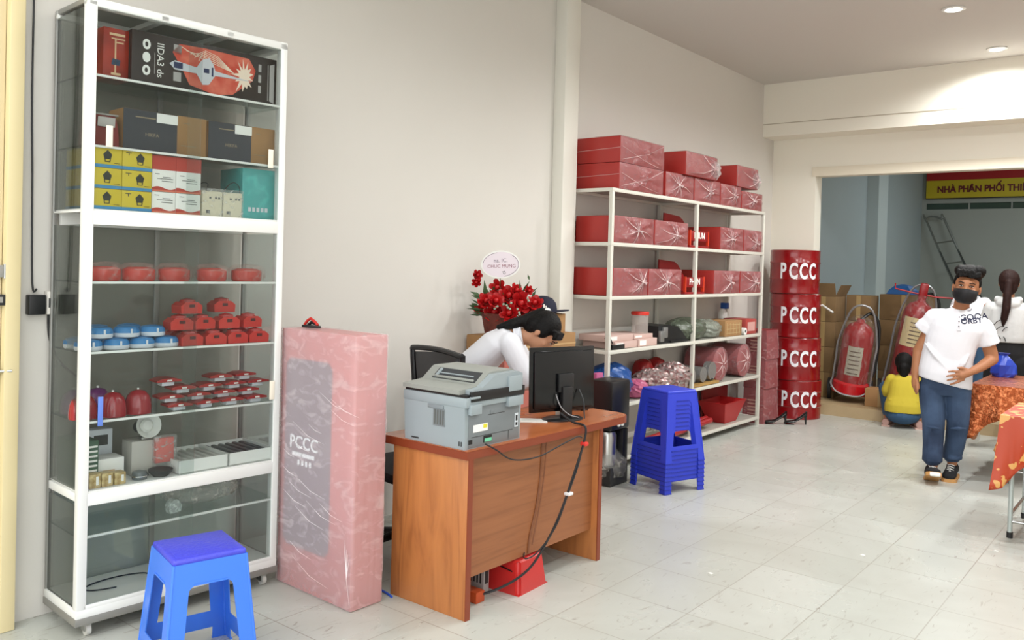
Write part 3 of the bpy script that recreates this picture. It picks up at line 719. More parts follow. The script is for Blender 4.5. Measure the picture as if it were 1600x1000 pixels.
# ================================================================= WRAPPED FIRE BOX ON THE FLOOR
t = thing('fire_cabinet', 'tall red cabinet wrapped in clear film standing between glass cabinet and desk', 'cabinet', (-3.195, 2.64, 0), math.radians(-1.7))
pinkred = mat('salmon_red_panel', 'c25e5b', .45, noise=(2, .4), col2='b35352')
MB().box(-.285, .285, -.09, .09, 0, 1.238, bev=.006).build('body', pinkred, t)
MB().plate([(-.24+.03, .20), (.085, .20), (.115, .23), (.115, 1.07), (.085, 1.10), (-.21, 1.10), (-.24, 1.07), (-.24, .23)], t=.002, M=frame((0, -.0905, 0), (1, 0, 0), (0, 0, 1))).build('window', mat('smoky_window', '665a68', .25), t)
wt_ = mat('pale_lettering', 'dfe6e8', .5)
text('lettering', 'PCCC', .085, wt_, t, frame((-.085, -.0952, .70), (1, 0, 0), (0, 0, 1)), .001, .002)
mb = MB(); mb.box(-.175, -.10, -.0962, -.095, .635, .655); mb.box(-.095, .0, -.0962, -.095, .635, .655)
for q in range(4): mb.box(-.13+.03*q, -.113+.03*q, -.0962, -.095, .595, .62)
mb.build('small_lettering', wt_, t)
mb = MB()
bm_ = mb.bm
mb.box(-.292, .292, -.1, .094, .001, 1.243, bev=.012)
bmesh.ops.subdivide_edges(bm_, edges=[e for e in bm_.edges if e.calc_length() > .15], cuts=14, use_grid_fill=True)
for v in bm_.verts:
    if .02 < v.co.z < 1.23: v.co += Vector((random.uniform(-.002, .002), random.uniform(-.003, .001), random.uniform(-.002, .002)))
mb.build('stretch_film', film('stretch_film', 'efdfe0', .33, .16, (3, 3, 6), .22, .25), t, smooth=40)
mb = MB()
for q in range(16):
    x = random.uniform(-.26, .15); z = random.uniform(.12, 1.0); L_ = random.uniform(.08, .28)
    mb.tube([(x, -.1015, z), (x+L_*.5, -.1025, z-L_*.22), (x+L_, -.1015, z-L_*.3)], [.0004, .0012, .0004], 4)
for q in range(5):
    mb.tube([(.24+.01*q, -.102, .32-.02*q), (.265, -.1035, .15), (.285, -.1, .03)], [.0005, .002, .0006], 4)
mb.build('film_crease', mat('white_crease', 'f0e6e6', .25), t)
# things on top
t = thing('hose_clamp', 'small black and red clamp tool lying on top of the wrapped cabinet', 'tool', (-3.37, 2.64, 1.2435), .1)
MB().box(-.05, .06, -.012, .012, 0, .012, bev=.003).build('bar', gout, t)
MB().tube([(-.04, 0, .014), (-.02, 0, .035), (.0, 0, .045), (.03, 0, .03), (.05, 0, .014)], .007, 10).build('jaw', mat('red_grip', 'c02a22', .4), t)
MB().tube([(-.02, .005, .012), (.0, .006, .026), (.03, .006, .02)], .008, 10).build('handle', black, t)
# ================================================================= DESK
teak = wood('orange_teak', 'b8743f', '985a30', (6, 6, .6), .36)
teak_h = wood('orange_teak_lengthwise', '985f3a', '84502f', (6, .5, 9), .42)
edge = mat('mahogany_edge', '82381d', .35); teaktop = wood('desk_top_wood', 'b4683c', 'a05830', (3, .7, 3), .22)
dk = thing('office_desk', 'orange teak office desk with panel legs carrying the printer and monitor', 'desk', (-2.76, 3.4, 0))
def dl(x, y, z=0): return (x+2.76, y-3.4, z)
out = [(-3.03, 2.80), (-2.47, 2.80), (-2.455, 3.4), (-2.455, 3.9)]
for q in range(7):
    a = q/6*PI/2; out.append((-2.555+.10*math.cos(a), 4.08+.11*math.sin(a)))
out += [(-3.03, 4.19)]
top = [(x+2.76, y-3.4) for x, y in out]
MB().plate(top, t=.036, M=T(0, 0, .714)).build('desktop', [edge], dk)
ins = [(x+2.76 + (.003 if x < -2.9 else -.003), y-3.4 + (.003 if y < 3 else -.003 if y > 4.1 else 0)) for x, y in out]
MB().plate(ins, t=.0015, M=T(0, 0, .7502)).build('desktop_veneer', [teaktop], dk)
for y0, nm in ((2.812, 'near'), (3.866, 'far')):
    MB().box(*[-2.945+2.76, -2.472+2.76], y0-3.4, y0+.03-3.4, 0, .714, bev=.001).build('leg_panel', teak, dk)
    MB().box(-2.4735+2.76, -2.468+2.76, y0-3.4, y0+.03-3.4, 0, .714).build('panel_edging', edge, dk)
MB().box(-2.53+2.76, -2.512+2.76, 2.842-3.4, 3.866-3.4, .165, .714).build('modesty_panel', teak_h, dk)
MB().box(-3.0+2.76, -2.72+2.76, 2.87-3.4, 3.15-3.4, .60, .712, bev=.002).build('drawer', teak, dk)
# power cables
cablk = mat('black_cable', '17171a', .45)
DX = -2.448
tag(MB().wire([(DX-.005, 2.90, .775), (DX+.01, 2.96, .742), (DX+.008, 3.05, .69), (DX+.005, 3.15, .665), (DX+.005, 3.3, .66), (DX+.006, 3.45, .685), (DX+.01, 3.6, .71), (DX+.012, 3.645, .70)], .0035, 8).build('power_cable', cablk), 'black power cable sagging from the printer along the desk front', 'cable')
tag(MB().wire([(-2.60, 3.68, .80), (-2.52, 3.68, .765), (DX+.006, 3.68, .752), (DX+.01, 3.67, .68), (DX+.008, 3.62, .58), (DX+.006, 3.54, .44), (DX+.01, 3.46, .33), (DX+.01, 3.37, .235), (DX-.01, 3.25, .12), (DX-.06, 3.1, .06), (-2.62, 3.0, .012)], .006, 8).build('power_cable', cablk), 'thick black cable bundle hanging from the monitor down to the floor', 'cable')
tag(MB().wire([(DX+.012, 3.665, .68), (DX+.016, 3.61, .56), (DX+.016, 3.52, .42), (DX+.02, 3.42, .29), (DX, 3.3, .19), (DX-.03, 3.24, .172), (-2.56, 3.36, .19), (-2.6, 3.4, .2)], .0035, 8).build('thin_cable', cablk), 'thin black cable twisted round the thicker one, ending under the desk', 'cable')
tag(MB().box(DX-.008, DX+.03, 3.655, 3.685, .655, .675, bev=.006).build('cable_tie', mat('red_ribbon', 'd8362e', .5)), 'red ribbon tied round the cables just under the desk top', 'cable tie')
tag(MB().box(DX-.005, DX+.028, 3.52, 3.56, .425, .44, bev=.004).build('cable_tie', mat('white_tie', 'e8e8ea', .5)), 'white tie round the hanging cables halfway down', 'cable tie')
tag(MB().wire([(-2.509, 3.40, .713), (-2.509, 3.395, .55), (-2.508, 3.37, .4), (-2.508, 3.32, .25), (-2.508, 3.31, .17)], .004, 6).build('brown_wire', mat('brown_wire_rubber', '7a4522', .5)), 'brown wire hanging down the middle of the desk front panel', 'wire')
tag(MB().wire([(-2.50, 3.425, .713), (-2.50, 3.415, .55), (-2.50, 3.38, .38), (-2.50, 3.33, .21)], .003, 6).build('brown_wire', mat('brown_wire_rubber', '7a4522', .5)), 'second thinner brown wire just right of the first on the panel', 'wire')
# red bin / orange box under the desk
t = thing('red_bin', 'red plastic waste bin lying upside down under the desk', 'bin', (-2.63, 3.31, 0), math.radians(3))
mb = MB(); mb.rings([[Vector((x*a, y*b, z)) for x, y in ((-1, -1), (1, -1), (1, 1), (-1, 1))] for z, a, b in ((0, .155, .125), (.004, .156, .126), (.15, .138, .108), (.158, .13, .1))])
bmesh.ops.bevel(mb.bm, geom=[e for e in mb.bm.edges if abs(e.verts[0].co.z-e.verts[1].co.z) > .1], offset=.02, segments=3, affect='EDGES')
mb.build('shell', mat('red_bin_plastic', 'c62a28', .35), t)
MB().tube([(-.1, -.126, .11), (.0, -.124, .13), (.11, -.12, .11)], .003, 6).build('cord', black, t)
mb = MB()
for q in range(4): mb.box(-.1+.022*q, -.09+.022*q, -.134, -.126, .05, .1)
tag(MB().box(-2.66, -2.56, 2.99, 3.05, 0, .052, bev=.003).build('orange_box', mat('orange_paint', 'b8481c', .5)), 'small flat orange box on the floor under the desk', 'box')
t = thing('socket_strip', 'grey socket strip with dark slots standing by the red bin', 'socket', (-2.66, 3.12, 0))
MB().box(-.05, .05, -.02, .02, 0, .13, bev=.003).build('housing', mat('grey_socket_plastic', 'a59d9b', .5), t)
mb = MB()
for q in range(4): mb.box(-.035+.02*q, -.026+.02*q, -.0212, -.02, .05, .11)
mb.box(.0495, .0512, -.012, .012, .05, .11)
mb.build('slots', gout, t)
tag(MB().wire([(-2.90, 2.78, .006), (-2.98, 2.80, .006), (-3.1, 2.79, .006)], .005, 6).build('marking_tape', mat('blue_cord_plastic', '2b55c8', .5)), 'short strip of blue tape on the floor between wrapped cabinet and desk', 'tape')

# ---- printer
pg = mat('printer_light_grey', '939da1', .45); pg2 = mat('printer_mid_grey', '757b7e', .45); pg3 = mat('printer_top_grey', '92958f', .5)
pr_ = thing('laser_printer', 'grey multifunction laser printer on the near end of the desk', 'printer', (-2.50, 2.815, .7517))
# local: x -.37..0 (towards wall), y 0..39 along desk
mb = MB(); mb.rings([[Vector(p) for p in ((-.375, 0, 0), (0, 0, 0), (0, .39, 0), (-.375, .39, 0))], [Vector(p) for p in ((-.38, -.006, .19), (.0, -.006, .19), (0, .395, .19), (-.38, .395, .19))]])
mb.build('body', pg, pr_, smooth=0)
MB().box(-.0, .003, .02, .38, .005, .19, bev=.001).build('rear_cover', pg2, pr_)
MB().box(-.385, .012, -.010, .40, .185, .232, bev=.008).build('scanner_unit', pg, pr_)
MB().box(-.375, .006, -.004, .396, .232, .243).build('dark_gap', black, pr_)
prof = [(-.012, .243), (-.012, .262), (.10, .271), (.115, .273), (.185, .326), (.20, .330), (.36, .330), (.392, .318), (.398, .27), (.398, .243)]
mb = MB(); mb.rings([[Vector((x, a, b)) for a, b in prof] for x in (-.385, -.03)])
mb.build('document_feeder', pg3, pr_, smooth=20)
prof2 = [(.03, .243), (.03, .262), (.10, .268), (.19, .320), (.36, .324), (.392, .312), (.398, .243)]
mb = MB(); mb.rings([[Vector((x, a, b)) for a, b in prof2] for x in (-.03, .008)]); mb.build('feeder_side', pg, pr_, smooth=20)
SM = T(0, .118, .2745) @ rot('X', 37)
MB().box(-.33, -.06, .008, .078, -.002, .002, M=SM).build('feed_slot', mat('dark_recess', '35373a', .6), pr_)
MB().box(-.33, -.07, .010, .022, .002, .010, bev=.002, M=SM).build('tray_lip', pg3, pr_)
MB().box(-.30, -.09, .040, .046, .002, .006, M=SM).build('paper_guide', pg, pr_)
MB().box(-.315, -.300, .010, .07, .002, .010, bev=.002, M=SM).build('side_guide', pg, pr_)
for y0, y1, z0, z1 in ((.012, .085, .155, .235), (.275, .385, .165, .305)):
    MB().box(.003, .024, y0, y1, z0, z0+.045, bev=.002).build('hinge_foot', pg, pr_)
    MB().box(.003, .02, y0+.005, y1-.008, z0+.07, z1, bev=.002).build('hinge', pg, pr_)
MB().box(.003, .017, .02, .40, .212, .256, bev=.001).build('hinge_band', black, pr_)
mb = MB(); mb.box(.0031, .0045, .05, .15, .072, .105); mb.build('warning_label', white, pr_)
MB().box(.0046, .0052, .118, .145, .085, .102).build('yellow_label', mat('warning_yellow', 'd8cf2c', .5), pr_)['label'] = 'yellow warning label'
mb = MB(); mb.box(.0031, .005, .122, .18, .018, .048); mb.build('port_recess', black, pr_); MB().box(.005, .0058, .128, .178, .02, .036).build('port', mat('green_port', '6fc9a0', .4), pr_)
MB().box(.003, .0045, .02, .045, .022, .042).build('power_inlet', black, pr_)
mb = MB(); mb.box(.003, .006, .345, .368, .06, .125); mb.build('port_plate', whitep, pr_)
mb = MB(); mb.box(.006, .007, .35, .363, .09, .115); mb.box(.006, .007, .35, .363, .067, .082); mb.build('network_port', black, pr_)
mb = MB(); mb.box(.0028, .0042, .04, .33, .050, .052); mb.box(.0028, .0042, .30, .302, .01, .05); mb.box(.0028, .0042, .15, .27, .14, .142); mb.build('seam', gout, pr_)
MB().box(.003, .005, .165, .19, .142, .16, bev=.0005).build('latch', pg2, pr_)
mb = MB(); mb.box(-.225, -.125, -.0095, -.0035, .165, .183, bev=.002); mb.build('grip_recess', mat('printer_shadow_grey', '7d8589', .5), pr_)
mb = MB()
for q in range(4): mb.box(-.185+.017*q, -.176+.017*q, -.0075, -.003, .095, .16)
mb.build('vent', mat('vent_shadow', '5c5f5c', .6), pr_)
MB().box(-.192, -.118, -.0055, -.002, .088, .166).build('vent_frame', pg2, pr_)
mb = MB(); mb.box(-.33, -.285, -.003, .0, .012, .018); mb.box(-.035, -.03, -.003, 0, .015, .035); mb.box(-.022, -.017, -.003, 0, .015, .035); mb.build('small_slots', gout, pr_)
# ---- monitor
mdir = math.atan2(.94, .34)      # direction along the screen's width
mt_ = thing('computer_monitor', 'black computer monitor seen from behind on the desk', 'monitor', (-2.645, 3.765, .7517), mdir)
mb = MB(); mb.box(-.21, .21, -.0, .014, .045, .39, bev=.004, M=rot('X', -2)); mb.box(-.19, .19, -.016, .002, .06, .37, bev=.01, M=rot('X', -2))
mb.build('screen_housing', mat('glossy_black', '0a0b0e', .2), mt_)
MB().box(-.2, .2, .0141, .0155, .06, .38, M=rot('X', -2)).build('screen', mat('dark_screen', '101418', .1), mt_)
mb = MB(); mb.box(-.032, .032, -.045, -.016, .012, .18, bev=.004); mb.box(-.05, .05, -.03, -.012, .15, .25, bev=.004)
mb.build('stand_arm', mat('satin_black', '1a1a1c', .35), mt_)
mb = MB(); mb.lathe([(.001, 0), (.125, 0), (.125, .006), (.11, .012), (.001, .013)], seg=36, ey=.62); mb.build('stand_base', mat('satin_black', '1a1a1c', .35), mt_)
MB().wire([(-.06, -.02, .14), (-.05, -.05, .08), (.0, -.06, .035), (.05, -.08, .02)], .003, 6).build('video_cable', mat('grey_cable', '8e8e90', .5), mt_)['label'] = 'grey video cable'
MB().wire([(.09, -.02, .16), (.10, -.05, .1), (.09, -.07, .05), (.08, -.09, .015)], .0035, 6).build('power_lead', cablk, mt_)
tag(MB().box(-.045, .045, -.006, .006, 0, .06, bev=.002).build('white_card', white, loc=(-2.72, 3.87, .7517), rot=(0, 0, mdir)), 'small white card standing behind the monitor foot', 'card')
tag(MB().box(-.09, .09, -.05, .05, 0, .004).build('paper', white, loc=(-2.74, 3.60, .7517), rot=(0, 0, .7)), 'loose sheet of white paper left of the monitor foot', 'paper')
t = thing('black_pouch', 'black patterned pouch with a yellow clip at the far end of the desk', 'bag', (-2.80, 4.10, .7517), math.radians(40))
mb = MB(); mb.rings([[Vector((x*a, y*a*.6, z)) for x, y in ((-1, -1), (0, -1.25), (1, -1), (1.15, 0), (1, 1), (0, 1.25), (-1, 1), (-1.15, 0))] for z, a in ((0, .075), (.04, .085), (.1, .08), (.15, .06), (.165, .03))])
mb.build('pouch_body', mat('patterned_black', '17181b', .6, noise=(60, .9), col2='8a8d90'), t)
mb = MB(); mb.box(.03, .045, -.075, -.06, .0, .16, bev=.003); mb.build('strap', black, t)
MB().box(.015, .06, -.075, -.055, .155, .17, bev=.003).build('clip', mat('yellow_clip', 'c9a83e', .4), t)

# ---- office chair
ch = thing('office_chair', 'black office chair with a mesh back between desk and wall', 'chair', (-3.30, 3.46, 0), math.radians(170))
mb = MB()
pts = [(-.2, 0, .72), (-.225, 0, .9), (-.235, 0, 1.06), (-.21, 0, 1.075), (0, -.015, 1.09), (.21, 0, 1.085), (.232, 0, 1.06), (.21, 0, .9), (.18, 0, .72), (0, .0, .70), (-.2, 0, .72)]
MB().wire(pts, .016, 10).build('back_frame', mat('satin_black', '1a1a1c', .35), ch)
mesh_f = glass('chair_mesh', (.32, .32, .33), .5, .15)
mb = MB(); mb.plate([(-.2, .72), (.18, .72), (.215, .9), (.225, 1.06), (0, 1.08), (-.225, 1.065), (-.22, .9)], t=.004, M=frame((0, -.003, 0), (1, 0, 0), (0, 0, 1))); mb.build('backrest', mesh_f, ch)
mb = MB(); mb.box(-.23, .23, -.02, .43, .44, .50, bev=.025); mb.build('seat', black_soft, ch)
mb = MB(); mb.tube([(0, 0, .72), (0, -.05, .6), (0, -.02, .46), (0, .15, .43)], .022, 8); mb.build('back_bracket', black, ch)
MB().cyl((0, .2, .1), (0, .2, .44), .025).build('gas_lift', chrome, ch)
for q in range(5):
    a = 2*PI*q/5+.3
    l = MB().tube([(0, .2, .11), (.27*math.cos(a), .2+.27*math.sin(a), .07)], [.025, .015], 8).build('base_arm', black, ch)
    MB().tube([(.27*math.cos(a)-.012, .2+.27*math.sin(a), .027), (.27*math.cos(a)+.012, .2+.27*math.sin(a), .027)], .027, 14).build('castor', black, l)

# ================================================================= STEEL RACK ON THE LEFT WALL
RX, RB = -3.465, -3.865
LEV = [.09, .515, .94, 1.355, 1.767, 2.18]
rk = thing('storage_rack', 'tall cream steel storage rack with six shelves behind the pilaster', 'rack', (-3.66, 6.97, 0))
ox, oy = 3.66, -6.97
for y in (5.51, 6.915, 8.40):
    for x in (RX-.032, RB):
        MB().box(x+ox, x+.032+ox, y+oy, y+.032+oy, 0, 2.18, bev=.002).build('post', rack_metal, rk)
sheet = mat('grey_shelf_sheet', 'a9a69c', .45)
for z in LEV:
    sh = MB().box(RB+.02+ox, RX-.02+ox, 5.53+oy, 8.42+oy, z-.006, z-.001).build('shelf', sheet, rk)
    mb = MB(); mb.box(RX-.022+ox, RX+.001+ox, 5.51+oy, 8.432+oy, z-.028, z, bev=.002); mb.box(RB+ox, RB+.022+ox, 5.51+oy, 8.432+oy, z-.028, z, bev=.002)
    mb.box(RB+ox, RX+ox, 5.509+oy, 5.531+oy, z-.028, z, bev=.002); mb.box(RB+ox, RX+ox, 8.411+oy, 8.433+oy, z-.028, z, bev=.002); mb.box(RB+ox, RX+ox, 6.92+oy, 6.942+oy, z-.028, z-.007)
    mb.build('shelf_frame', rack_metal, sh)

def star_panel(w, h, d, knot, amp=.024, k=9, seed=0):
    rnd = random.Random(seed); mb = MB(); ny, nz = 30, 14; cy, cz = knot
    ph = rnd.uniform(0, 6)
    g = []
    for j in range(nz+1):
        row = []
        for i in range(ny+1):
            y = -w/2+w*i/ny; z = h*j/nz
            r = math.hypot(y-cy, z-cz); th = math.atan2(z-cz, y-cy)
            e = min(1, min(i, ny-i)/3, min(j, nz-j)/2)
            x = amp*(.5+.5*math.sin(k*th+ph+2*math.sin(3*th)))*e + .022*math.exp(-(r/.05)**2)*e + rnd.uniform(0, .003)*e
            row.append(mb.bm.verts.new((d+.004+x, y, z)))
        g.append(row)
    for j in range(nz):
        for i in range(ny): mb.bm.faces.new((g[j][i], g[j][i+1], g[j+1][i+1], g[j+1][i]))
    return mb
def wrapped_box(label, y0, y1, z, h, x0=-3.83, x1=-3.475, knot=(0, .5), group=None, seed=0, strands=9, side=True, lean=0, body=None, tuft=True, cords=False, puff=False):
    w = y1-y0; d = (x1-x0)/2
    t = thing('wrapped_box', label, 'box', ((x0+x1)/2, (y0+y1)/2, z+.001), lean, group)
    MB().box(-d, d, -w/2, w/2, 0, h, bev=.004).build('steel_box', body or red_paint, t)
    k = (knot[0]*w/2, knot[1]*h)
    wr = star_panel(w, h, d, k, seed=seed)
    # flaps over top and far side
    wr.quad((d+.004, -w/2, h+.003), (d+.004, w/2, h+.003), (-d*.2, w/2, h+.004), (-d*.2, -w/2, h+.004))
    wr.build('plastic_wrap', wrapfilm, t, smooth=30)
    if strands:
        rnd = random.Random(seed+99); mb = MB()
        for q in range(strands):
            a = 2*PI*q/strands+rnd.uniform(-.25, .25)
            ex = (w/2-.004)/max(abs(math.cos(a)), 1e-3); ez = ((h-k[1]) if math.sin(a) > 0 else k[1])/max(abs(math.sin(a)), 1e-3)
            R = min(ex - (k[0]*math.copysign(1, math.cos(a)))/max(abs(math.cos(a)), 1e-3), ez)*rnd.uniform(.6, 1)
            R = max(.03, R)
            mid = Vector((d+.024, k[0]+math.cos(a+.1)*R*.5, k[1]+math.sin(a+.1)*R*.5))
            mb.tube([(d+.034, k[0], k[1]), mid, (d+.008, k[0]+math.cos(a)*R, max(.002, k[1]+math.sin(a)*R))], [.0035, .0028, .0010], 5)
        if tuft:
            mb.tube([(d+.025, k[0], k[1]), (d+.045, k[0]+.004, k[1]-.004), (d+.06, k[0]+.012, k[1]-.012)], [.009, .004, .012], 7)
        mb.build('film_crease', crease, t)
    if puff:
        rnd = random.Random(seed+5); mb = MB(); mb.ball((d-.02, w/2-.03, h*.45), (.05, .10, h*.42), 16)
        for v in mb.bm.verts: v.co += Vector([rnd.uniform(-.012, .012) for _ in range(3)])
        mb.build('gathered_film', film('white_gathered_film', 'ddd8d6', .45, .4, (9, 9, 9)), t, smooth=0)
    if cords:
        mb = MB()
        mb.tube([(-d, -w/2-.002, h*.48), (d, -w/2-.002, h*.55)], .0012, 4)
        mb.tube([(d+.012, -w/2+.02, h*.1), (d+.018, w*.1, h*.5), (d+.012, w/2-.02, h*.95)], .0016, 4)
        mb.tube([(d+.012, -w/2+.02, h*.6), (d+.02, 0, h*.2), (d+.012, w/2-.1, h*.05)], .0016, 4)
        mb.build('film_crease', crease, t)
    return t
G1 = 'wrapped red boxes on the rack'
wrapped_box('large wrapped red box at the left end of the rack top, the lower of two', 5.585, 6.265, 2.18, .2, x0=-3.86, x1=-3.46, group=G1, seed=1, strands=0, cords=True)
wrapped_box('large wrapped red box at the left end of the rack top, stacked on another', 5.59, 6.27, 2.383, .2, x0=-3.86, x1=-3.46, group=G1, seed=2, strands=0, cords=True)
wrapped_box('wrapped red box with a white knot on the rack top, left of the middle pair', 6.34, 6.84, 2.18, .205, knot=(-.25, .5), group=G1, seed=3)
wrapped_box('wrapped red box with a white knot on the rack top, right of the middle pair', 6.86, 7.37, 2.18, .205, knot=(.0, .45), group=G1, seed=4)
wrapped_box('wrapped red box tilted on top of the middle pair of the rack top', 6.62, 7.23, 2.388, .2, x0=-3.8, x1=-3.44, knot=(.65, .45), group=G1, seed=5, puff=True)
wrapped_box('wrapped red box on the rack top just left of the right-hand end', 7.39, 7.84, 2.18, .2, knot=(.1, .5), group=G1, seed=6)
wrapped_box('small wrapped red box at the right end of the rack top', 7.86, 8.36, 2.18, .17, knot=(-.1, .5), group=G1, seed=7)
wrapped_box('wrapped red box lying on top at the right end of the rack', 7.70, 8.20, 2.383, .2, x0=-3.8, x1=-3.46, knot=(.75, .4), group=G1, seed=8, puff=True)
wrapped_box('wrapped red box on the upper shelf, nearest the pilaster', 5.56, 6.16, 1.767, .205, x0=-3.83, knot=(.05, .5), group=G1, seed=9)
wrapped_box('wrapped red box on the upper shelf, second from the pilaster', 6.18, 6.76, 1.767, .205, knot=(.15, .45), group=G1, seed=10)
wrapped_box('wrapped red box on the upper shelf right bay, left of its pair', 7.41, 7.92, 1.767, .21, knot=(-.2, .5), group=G1, seed=11)
wrapped_box('wrapped red box on the upper shelf right bay, at the far end', 7.94, 8.38, 1.767, .21, knot=(.1, .4), group=G1, seed=12)
wrapped_box('wrapped red box on the middle shelf, nearest the pilaster', 5.56, 6.08, 1.355, .215, x0=-3.85, knot=(.55, .5), group=G1, seed=13)
wrapped_box('wrapped red box on the middle shelf, second from the pilaster', 6.10, 6.66, 1.355, .215, knot=(-.05, .5), group=G1, seed=14)
wrapped_box('wrapped red box on the middle shelf right bay, left of its pair', 7.30, 7.86, 1.355, .215, knot=(.1, .5), group=G1, seed=15)
wrapped_box('wrapped red box on the middle shelf right bay, at the far end', 7.88, 8.38, 1.355, .215, knot=(.25, .5), group=G1, seed=16)
def ext_stand(label, y, z):
    t = thing('extinguisher_stand', label, 'stand', (-3.63, y, z+.001), 0, 'red extinguisher stands on the rack')
    MB().box(-.16, .15, -.19, .19, 0, .02, bev=.002).build('base', dark_red, t)
    mb = MB(); mb.plate([(-.3, .02), (.19, .02), (.19, .14), (.05, .255), (-.02, .285), (-.3, .30)], t=.012, M=frame((-.06, 0, 0), (0, 1, 0), (0, 0, 1)))
    mb.build('back_plate', dark_red, t)
    for yy in (-.185, .165): MB().box(.13, .15, yy, yy+.02, .02, .155).build('post', mat('orange_red_steel', 'c93a1f', .4), t)
    MB().box(.125, .147, -.165, .165, .06, .15, bev=.002).build('label_board', dark_red, t)
    text('lettering', 'PHUN', .075, white, t, frame((.1475, .0, .108), (0, 1, 0), (0, 0, 1)), .001, .002)
ext_stand('dark red extinguisher stand with a white label on the upper shelf', 6.985+.02, 1.767)
ext_stand('dark red extinguisher stand with a white label on the middle shelf', 6.90+.04, 1.355)
# shelf z=.94
pinkc = mat('pink_carton', 'c9aba2', .7)
for i, (y0, y1, z, h, x1) in enumerate(((5.66, 5.99, .94, .055, -3.50), (5.60, 5.96, .996, .05, -3.52), (6.0, 6.30, .94, .06, -3.49), (5.98, 6.28, 1.001, .035, -3.52))):
    t = thing('flat_carton', 'flat pinkish carton on the rack, %s' % ('under the left stack', 'on top of the left stack', 'under the clear jar stack', 'directly under the clear jar')[i], 'box', ((x1-3.80)/2, (y0+y1)/2, z+.001), 0, 'flat pinkish cartons')
    w = (y1-y0)/2; d = (x1+3.80)/2
    MB().box(-d, d, -w, w, 0, h, bev=.002).build('carton_body', pinkc, t); MB().box(d, d+.001, -w+.02, -w+.12, .01, h-.01).build('label', white, t)
t = thing('plastic_jar', 'clear plastic jar with a bright red lid on the pinkish cartons', 'jar', (-3.60, 6.20, 1.038))
MB().lathe([(.001, .0), (.068, .0), (.07, .01), (.07, .15), (.001, .15)], seg=28).build('jar_body', film('jar_plastic', 'd9cfc8', .35, .1, (1, 1, 1), .1, 0), t)
MB().lathe([(.001, .15), (.075, .15), (.075, .172), (.07, .178), (.001, .178)], seg=28).build('lid', mat('jar_lid_red', 'cf3226', .35), t)
t = thing('power_adapter', 'black power adapter with a looped wire at the left end of the rack', 'adapter', (-3.52, 5.70, .941))
MB().box(-.03, .03, -.09, .09, 0, .035, bev=.004).build('adapter_body', black, t)
MB().wire([(0, -.09, .02), (.0, -.13, .03), (.01, -.12, .08), (.0, -.16, .09), (0, -.10, .10), (.01, -.06, .045)], .004, 6).build('wire', black, t)
t = thing('black_machine_part', 'black plastic part with chrome end clips on the rack shelf', 'part', (-3.62, 6.62, .941))
mb = MB(); mb.rings([[Vector((x, y, z)) for y, z in ((-.25, 0), (.27, 0), (.27, .03), (.1, .13), (-.1, .16), (-.25, .15))] for x in (-.12, .10)]); mb.build('casing', mat('satin_black', '1a1a1c', .35), t)
for y, z in ((-.22, .02), (-.16, .05)):
    MB().box(.1, .13, y-.03, y+.03, z, z+.09, bev=.006).build('clip', mat('grey_clip', '9a9a98', .3, .6), t)
mb = MB(); mb.box(.1, .12, -.05, .26, .0, .018, bev=.003); mb.build('rail', black, t)
def bagblob(name, label, cat, loc, r, m_, seed=1, rz=0, jag=.12, seg=22, inner=None, group=None):
    rnd = random.Random(seed)
    t = thing(name, label, cat, loc, rz, group)
    mb = MB(); mb.ball((0, 0, r[2]), r, seg)
    for v in mb.bm.verts:
        v.co = Vector((v.co.x, v.co.y, v.co.z))*1.0
        f = 1+rnd.uniform(-jag, jag); v.co.x *= f; v.co.y *= f; v.co.z = max(0, r[2]+(v.co.z-r[2])*(1+rnd.uniform(-jag, jag)*.6))
        if v.co.z < r[2]*.5: v.co.z *= .5
    mb.build('bag', m_, t, smooth=0)
    return t
t = bagblob('helmet_bag', 'smoky green film bag of dark goods on the rack, behind the middle post', 'bag', (-3.62, 7.05, .941), (.16, .30, .10), film('smoky_bag', '5b6454', .75, .2, (5, 5, 5)), 3, jag=.06)
t = bagblob('clear_wrap_bag', 'grey clear wrapped bundle right of the middle rack post', 'bag', (-3.60, 7.42, .941), (.14, .2, .085), film('grey_bag', '9aa094', .6, .35, (6, 6, 6)), 4, jag=.07)
t = thing('brown_carton', 'brown carton in clear film on the right bay of the rack', 'box', (-3.62, 7.80, .941))
MB().box(-.13, .13, -.19, .19, 0, .15, bev=.003).build('carton_body', carton, t)
mb = MB()
for q in range(5): mb.box(.131, .1325, -.15+.07*q, -.145+.07*q, .02, .13)
for q in range(3): mb.box(.131, .1325, -.16, .16, .03+.04*q, .034+.04*q)
mb.build('print_grid', mat('pale_tan_print', 'c9b184', .6), t)
t = thing('paper_roll', 'small white tape roll on the rack beside the brown carton', 'roll', (-3.50, 8.06, .941))
MB().tube([(-.02, 0, .035), (.02, 0, .035)], .035, 20).build('roll', white, t); MB().tube([(.0201, 0, .035), (.0215, 0, .035)], .014, 16).build('core', gout, t)
t = thing('red_carton', 'red carton in film at the far end of the rack shelf', 'box', (-3.62, 8.24, .941))
MB().box(-.12, .12, -.13, .13, 0, .15, bev=.003).build('carton_body', mat('red_print', 'a9403a', .5), t); MB().box(.121, .1225, -.09, .09, .03, .12).build('label', mat('pink_label', 'cf9c95', .5), t)
t = thing('spray_bottle', 'white bottle with a blue cap at the back of the rack shelf', 'bottle', (-3.80, 8.22, .941))
MB().lathe([(.001, 0), (.045, 0), (.046, .2), (.02, .24), (.001, .24)], seg=20).build('bottle_body', white, t)
MB().box(-.02, .05, -.02, .035, .24, .3, bev=.004).build('cap', mat('bottle_blue', '1c4f9c', .4), t)
MB().lathe([(.0465, .06), (.0475, .06), (.0475, .13), (.0465, .13)], seg=20).build('label', mat('bottle_grey_blue', '5c7790', .5), t)
